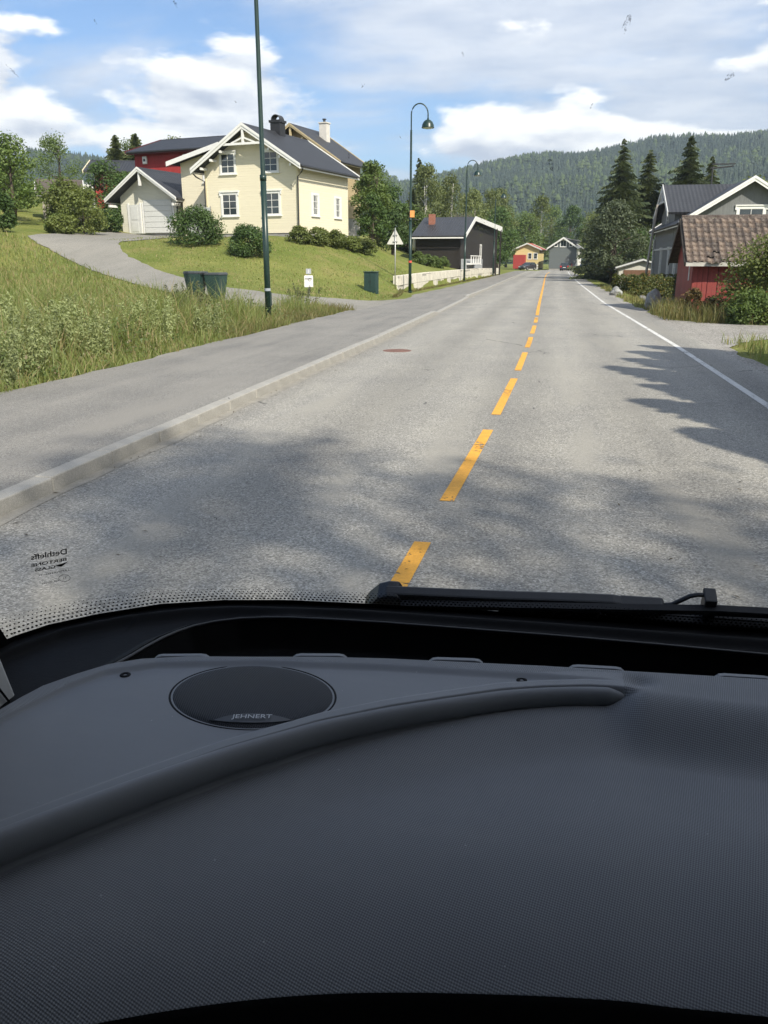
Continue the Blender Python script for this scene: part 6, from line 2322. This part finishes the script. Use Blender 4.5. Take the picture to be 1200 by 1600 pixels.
xg = np.concatenate([np.linspace(-.712, -.5, 40), np.linspace(-.49, 1.2, 60), np.linspace(1.22, 1.68, 30)])
hg = np.linspace(-.05, 1.12, 24)
Vg = [gl_pt(x, h) for h in hg for x in xg]
ws_ = mh('windscreen', Vg, grid_faces(len(xg), len(hg)), glass_mat('windscreen_glass', (.985, .995, .985), 1.45, dust=.035), MH)
# printed black edge along the bottom and up the left side
hb = (-.05, -.025, 0.0)
xf = np.concatenate([np.linspace(-.712, -.40, 90), np.linspace(-.395, 1.68, 120)])
Vb = [gl_pt(x, h, -.0015) for h in hb for x in xf]
mh('frit_band', Vb, grid_faces(len(xf), 3), M_FRIT, ws_)
hl = np.linspace(-.05, 1.12, 20)
Vb = [gl_pt(x, h, -.002) for h in hl for x in (-.712, -.706, -.702)]
mh('frit_edge', Vb, grid_faces(3, 20), M_FRIT, ws_)
# dot fringe: too small to pick apart
dv, df = [], []
arc = np.concatenate([[0], np.cumsum(np.hypot(np.diff(xf), np.diff(y_gl(xf))))])
for row, (hh_, sz) in enumerate(((.0030, .0033), (.0078, .0029), (.0124, .0024), (.0168, .0019), (.0208, .0014))):
    for s_ in np.arange(.004 + (row % 2) * .0031, 1.35, .0062):
        x_ = np.interp(s_, arc, xf)
        hx_ = hh_ * (1.0 + .55 * max(0, (-.45 - x_) / .25))
        c0 = gl_pt(x_, hx_, -.0015)
        tx = gl_pt(x_ + .001, hx_, -.0015) - gl_pt(x_ - .001, hx_, -.0015)
        tx /= np.linalg.norm(tx)
        th_ = np.array([0, -TILT, 1.0]) / math.hypot(TILT, 1)
        o_ = len(dv)
        for a, b in ((-1, -1), (1, -1), (1, 1), (-1, 1)):
            dv.append(c0 + tx * a * sz / 2 + th_ * b * sz / 2)
        df.append((o_, o_ + 1, o_ + 2, o_ + 3))
tag(mh('frit_dots', dv, df, M_FRIT, ws_, False), kind='stuff')


def glass_text(body, x, h, size, bold=0.0, shear=0.0, sx=1.0):
    p = gl_pt(x, h, -.0012)
    tx = gl_pt(x + .004, h) - gl_pt(x - .004, h)
    tx = Vector(tx).normalized()
    up = Vector((0, -TILT, 1)).normalized()
    up = (up - tx * up.dot(tx)).normalized()
    nz_ = tx.cross(up)
    c = bpy.data.curves.new('glass_marking', 'FONT')
    c.body = body
    c.size = size
    c.align_x = 'CENTER'
    c.align_y = 'CENTER'
    c.offset = bold
    c.shear = shear
    c.materials.append(M_FRIT)
    o = to_mesh(link('glass_marking', c, ws_))
    Mx = Matrix((tx * -sx, up, nz_ * -1)).transposed().to_4x4()     # printed to be read from outside
    Mx.translation = Vector((p[0] - .5, p[1], p[2]))
    o.matrix_local = Mx
    return o


glass_text('Dethleffs', -.641, .116, .0128, .00022)
glass_text('BERTONE', -.6445, .1035, .0070, .00018, sx=1.5)
glass_text('GLASS', -.6505, .0950, .0070, .00018, sx=1.35)
glass_text('LAMINATED - M', -.6450, .0855, .0044, .0, sx=1.25)
glass_text('E1', -.6385, .0735, .0050)
glass_text('43R 001025', -.6520, .0715, .0046)
glass_text('.  .  .  .', -.655, .058, .006)
# leaping wedge beside GLASS and the ring round E1
q = MB()
w0 = [(-.6420, .0960), (-.6280, .0995), (-.6360, .0930)]
q.add([tuple(gl_pt(x, h, -.0012)) for x, h in w0], [(0, 1, 2)])
mhb(q, 'glass_emblem', M_FRIT, ws_)
q = MB()
q.tube([tuple(gl_pt(-.6385 + .0052 * math.cos(a), .0735 + .0058 * math.sin(a), -.0012)) for a in np.linspace(0, 2 * math.pi, 25)], .0003, 4, cap=False)
mhb(q, 'approval_ring', M_FRIT, ws_)

# insect marks on the outside of the glass
M_BUG = bpy.data.materials.new('insect_smear')
M_BUG.use_nodes = True
t_ = NT(M_BUG.node_tree)
_b = M_BUG.node_tree.nodes['Principled BSDF']
_b.inputs['Base Color'].default_value = (.20, .19, .17, 1)
_b.inputs['Roughness'].default_value = .8
_n = t_.noise(t_.n('ShaderNodeTexCoord').outputs['Object'], 420, 3, .6)
M_BUG.node_tree.links.new(t_.n('ShaderNodeMapRange', {'Value': _n, 'From Min': .42, 'From Max': .60, 'To Max': .55}).outputs[0], _b.inputs['Alpha'])
BUGS = [(-.011, .576, 4.0), (.046, .677, 4.5), (-.494, .654, 3.5), (-.336, .702, 2.2), (.134, .638, 3.2), (.022, .62, 1.6), (-.15, .60, 1.5), (-.20, .585, 2.0), (-.09, .66, 1.3), (.09, .70, 1.4), (-.26, .56, 1.6), (-.41, .69, 1.4), (-.30, .63, 1.6), (-.18, .64, 1.5), (.05, .55, 1.6), (-.12, .49, 1.3), (-.19, .41, 1.5), (-.17, .23, 3.0), (-.19, .245, 1.6), (-.13, .30, 1.8), (.08, .33, 1.2), (-.35, .20, 1.5), (-.02, .29, 1.2), (.06, .22, 1.5), (-.38, .33, 1.1), (-.44, .15, 2.4), (.02, .185, 1.2)]
for bx, bh, sz in BUGS:
    q = MB()
    n_ = 10
    rot = random.uniform(-.9, .9)
    ecc = random.uniform(.3, .8)
    vs = []
    for k in range(n_):
        a = 2 * math.pi * k / n_
        r_ = sz * .001 * random.uniform(.6, 1.3)
        u, v = r_ * ecc * math.cos(a), r_ * 1.5 * math.sin(a)
        u, v = u * math.cos(rot) - v * math.sin(rot), u * math.sin(rot) + v * math.cos(rot)
        vs.append(tuple(gl_pt(bx + u, bh + v, .0012)))
    q.add(vs, [tuple(range(n_))])
    mhb(q, 'insect_mark', M_BUG, ws_)


# wipers lying at the foot of the glass, outside
def slab(q, pts, d0, d1, m=0):
    """polygon on the glass (x, h) thickened from offset d0 to d1"""
    n = len(pts)
    vs = [tuple(gl_pt(x, h, d0)) for x, h in pts] + [tuple(gl_pt(x, h, d1)) for x, h in pts]
    fs = [tuple(range(n)), tuple(range(2 * n - 1, n - 1, -1))] + [(i, n + i, n + (i + 1) % n, (i + 1) % n) for i in range(n)]
    q.add(vs, fs, m)


M_WIP = mat('wiper_black', (0.016, 0.016, 0.017), .45, .45, var=.2, vscale=30)
def slabo(q, dh, pts, d0, d1):
    slab(q, [(x, h + dh) for x, h in pts], d0, d1)


wip = empty('wiper', (0, 0, 0), 0, MH)
q = MB()
slabo(q, -.031, [(-.262, -.004), (-.252, .012), (-.236, .028), (-.222, .034), (-.205, .034), (-.19, -.002), (-.21, -.010)], .012, .045)
mhb(q, 'arm_head', M_WIP, wip, bevel=.004)
q = MB()
slabo(q, -.031, [(-.225, .0345), (-.05, .0375), (.06, .0420), (.108, .0430), (.122, .0410), (.122, .0315), (.05, .0290), (-.05, .0215), (-.20, .011)], .016, .034)
mhb(q, 'arm', M_WIP, wip, bevel=.003)
q = MB()
slabo(q, -.031, [(.118, .0405), (.178, .0405), (.182, .029), (.12, .026)], .014, .036)
mhb(q, 'coupling', M_WIP, wip, bevel=.003)
q = MB()
q.tube([tuple(gl_pt(x, h - .031, .026)) for x, h in [(.172, .033), (.190, .037), (.212, .0555), (.222, .0590), (.244, .0600)]], .0035, 8)
mhb(q, 'hook_rod', M_WIP, wip, True)
q = MB()
slabo(q, -.031, [(.229, .0640), (.246, .0640), (.247, .0300), (.231, .0290)], .010, .036)
mhb(q, 'blade_clip', M_WIP, wip, bevel=.002)
q = MB()
slabo(q, -.016, [(-.20, .0105), (.13, .0305), (.25, .0395), (.40, .0440), (.62, .0460), (.62, .0380), (.40, .0350), (.25, .0310), (.13, .0225), (-.20, .0045)], .003, .014)
mhb(q, 'blade', M_RUB, wip)
q = MB()
slabo(q, -.031, [(.246, .0430), (.33, .0455), (.50, .0490), (.50, .0400), (.33, .0365), (.246, .0335)], .012, .024)
mhb(q, 'blade_spine', M_WIP, wip, bevel=.002)
wip2 = empty('lower_wiper', (0, 0, 0), 0, MH)
q = MB()
slabo(q, -.015, [(-.056, .0080), (-.040, .0130), (.14, .0120), (.40, .0110), (.80, .0100), (.80, .0000), (.40, -.0010), (.14, .0010), (-.054, .0020)], .003, .018)
mhb(q, 'blade', M_RUB, wip2, bevel=.002)
q = MB()
slabo(q, -.017, [(-.05, .0125), (.0, .0145), (.4, .0135), (.80, .0120), (.80, .0090), (.4, .0095), (-.05, .0100)], .016, .026)
mhb(q, 'blade_spine', M_WIP, wip2, bevel=.001)

# body shell round the cab: side walls with windows, roof, rear bulkhead, floor, nose
M_SHELL = mat('shell_white', (0.70, 0.70, 0.68), .35, .5, var=.03)
M_LINER = mat('cab_liner', (0.14, 0.14, 0.14), .8, .2, var=.06, bump=.001, bscale=300)
for sx_, xi, xo in ((-1, -.605, -.735), (1, 1.66, 1.735)):
    q = MB()
    x0_, x1_ = min(xi, xo), max(xi, xo)
    # below the window, above it, behind it, the raked pillar in front of it
    q.box((x0_, -3.2, .35), (x1_, .52, 1.42))
    q.box((x0_, -3.2, 2.22), (x1_, .50, 2.62))
    q.box((x0_, -3.2, 1.42), (x1_, -.25, 2.22))
    mhb(q, 'side_wall', M_LINER, MH)
    q = MB()
    q.prism([(.52, .35), (.80, .35), (.792, 1.33), (.783, 1.353), (.760, 1.435), (.40, 2.62), (.30, 2.62), (.50, 1.42)], x0_ + .002, x1_ - .002, 'X')
    po = mhb(q, 'pillar_trim', mat('pillar_grey', (0.62, 0.61, 0.58), .7, .3, var=.04), MH, bevel=.004)
    q = MB()
    q.box((x0_ + .03, -.25, 1.42), (x0_ + .036, .50, 2.22))
    mhb(q, 'side_window', glass_mat('side_glass', (.50, .54, .52), 1.45), MH)
    q = MB()
    if sx_ < 0:
        q.prism([(.803, .35), (.90, .35), (.905, 1.36), (.50, 2.62), (.42, 2.62), (.764, 1.437), (.797, 1.345)], xo + .001, -.712, 'X')
    else:
        q.prism([(.803, .35), (.86, .35), (.86, 1.36), (.50, 2.62), (.42, 2.62), (.764, 1.437), (.797, 1.345)], 1.662, xo - .001, 'X')
    mhb(q, 'pillar_cover', M_BLACKP_SHADE, MH)
# seam of the pillar trim
q = MB()
q.tube([(-.6035, .795, 1.30), (-.6035, .742, 1.395), (-.6035, .70, 1.50)], .0016, 6)
mhb(q, 'pillar_seam', M_RUB, MH)
q = MB()
q.box((-.735, -3.2, 2.621), (1.735, .62, 2.70))
mhb(q, 'roof', M_SHELL, MH)
q = MB()
q.box((-.72, .42, 2.40), (1.72, .60, 2.619))
mhb(q, 'header_panel', M_LINER, MH)
q = MB()
q.box((-.60, -3.19, .45), (1.655, -3.10, 2.615))
mhb(q, 'rear_bulkhead', mat('liner_brown', (0.10, 0.08, 0.06), .8, .2, var=.08), MH)
q = MB()
q.box((-.735, -3.2, .349), (1.735, 1.0, .30))
mhb(q, 'floor', mat('cab_floor', (0.06, 0.06, 0.06), .9, .2), MH)
q = MB()
q.prism([(.80, .35), (1.18, .35), (1.22, .8), (1.20, 1.24), (1.13, 1.295), (.85, 1.27)], -.70, 1.70, 'X')
mhb(q, 'nose', M_SHELL, MH, bevel=.03)

# ================================================================ air
HZ = MB()
HZ.box((-2600, -200, -3.0), (2600, 3200, 330.0))
HZM = bpy.data.materials.new('haze_air')
HZM.use_nodes = True
_t = NT(HZM.node_tree)
HZM.node_tree.nodes.remove(HZM.node_tree.nodes['Principled BSDF'])
_v = _t.n('ShaderNodeVolumePrincipled', {'Color': (0.72, 0.85, 1.0, 1), 'Density': 0.00023, 'Anisotropy': 0.2})
HZM.node_tree.links.new(_v.outputs[0], HZM.node_tree.nodes['Material Output'].inputs['Volume'])
hz_o = HZ.build('haze', HZM)
tag(hz_o, 'thin blue haze in the air over the valley', 'haze', kind='stuff')
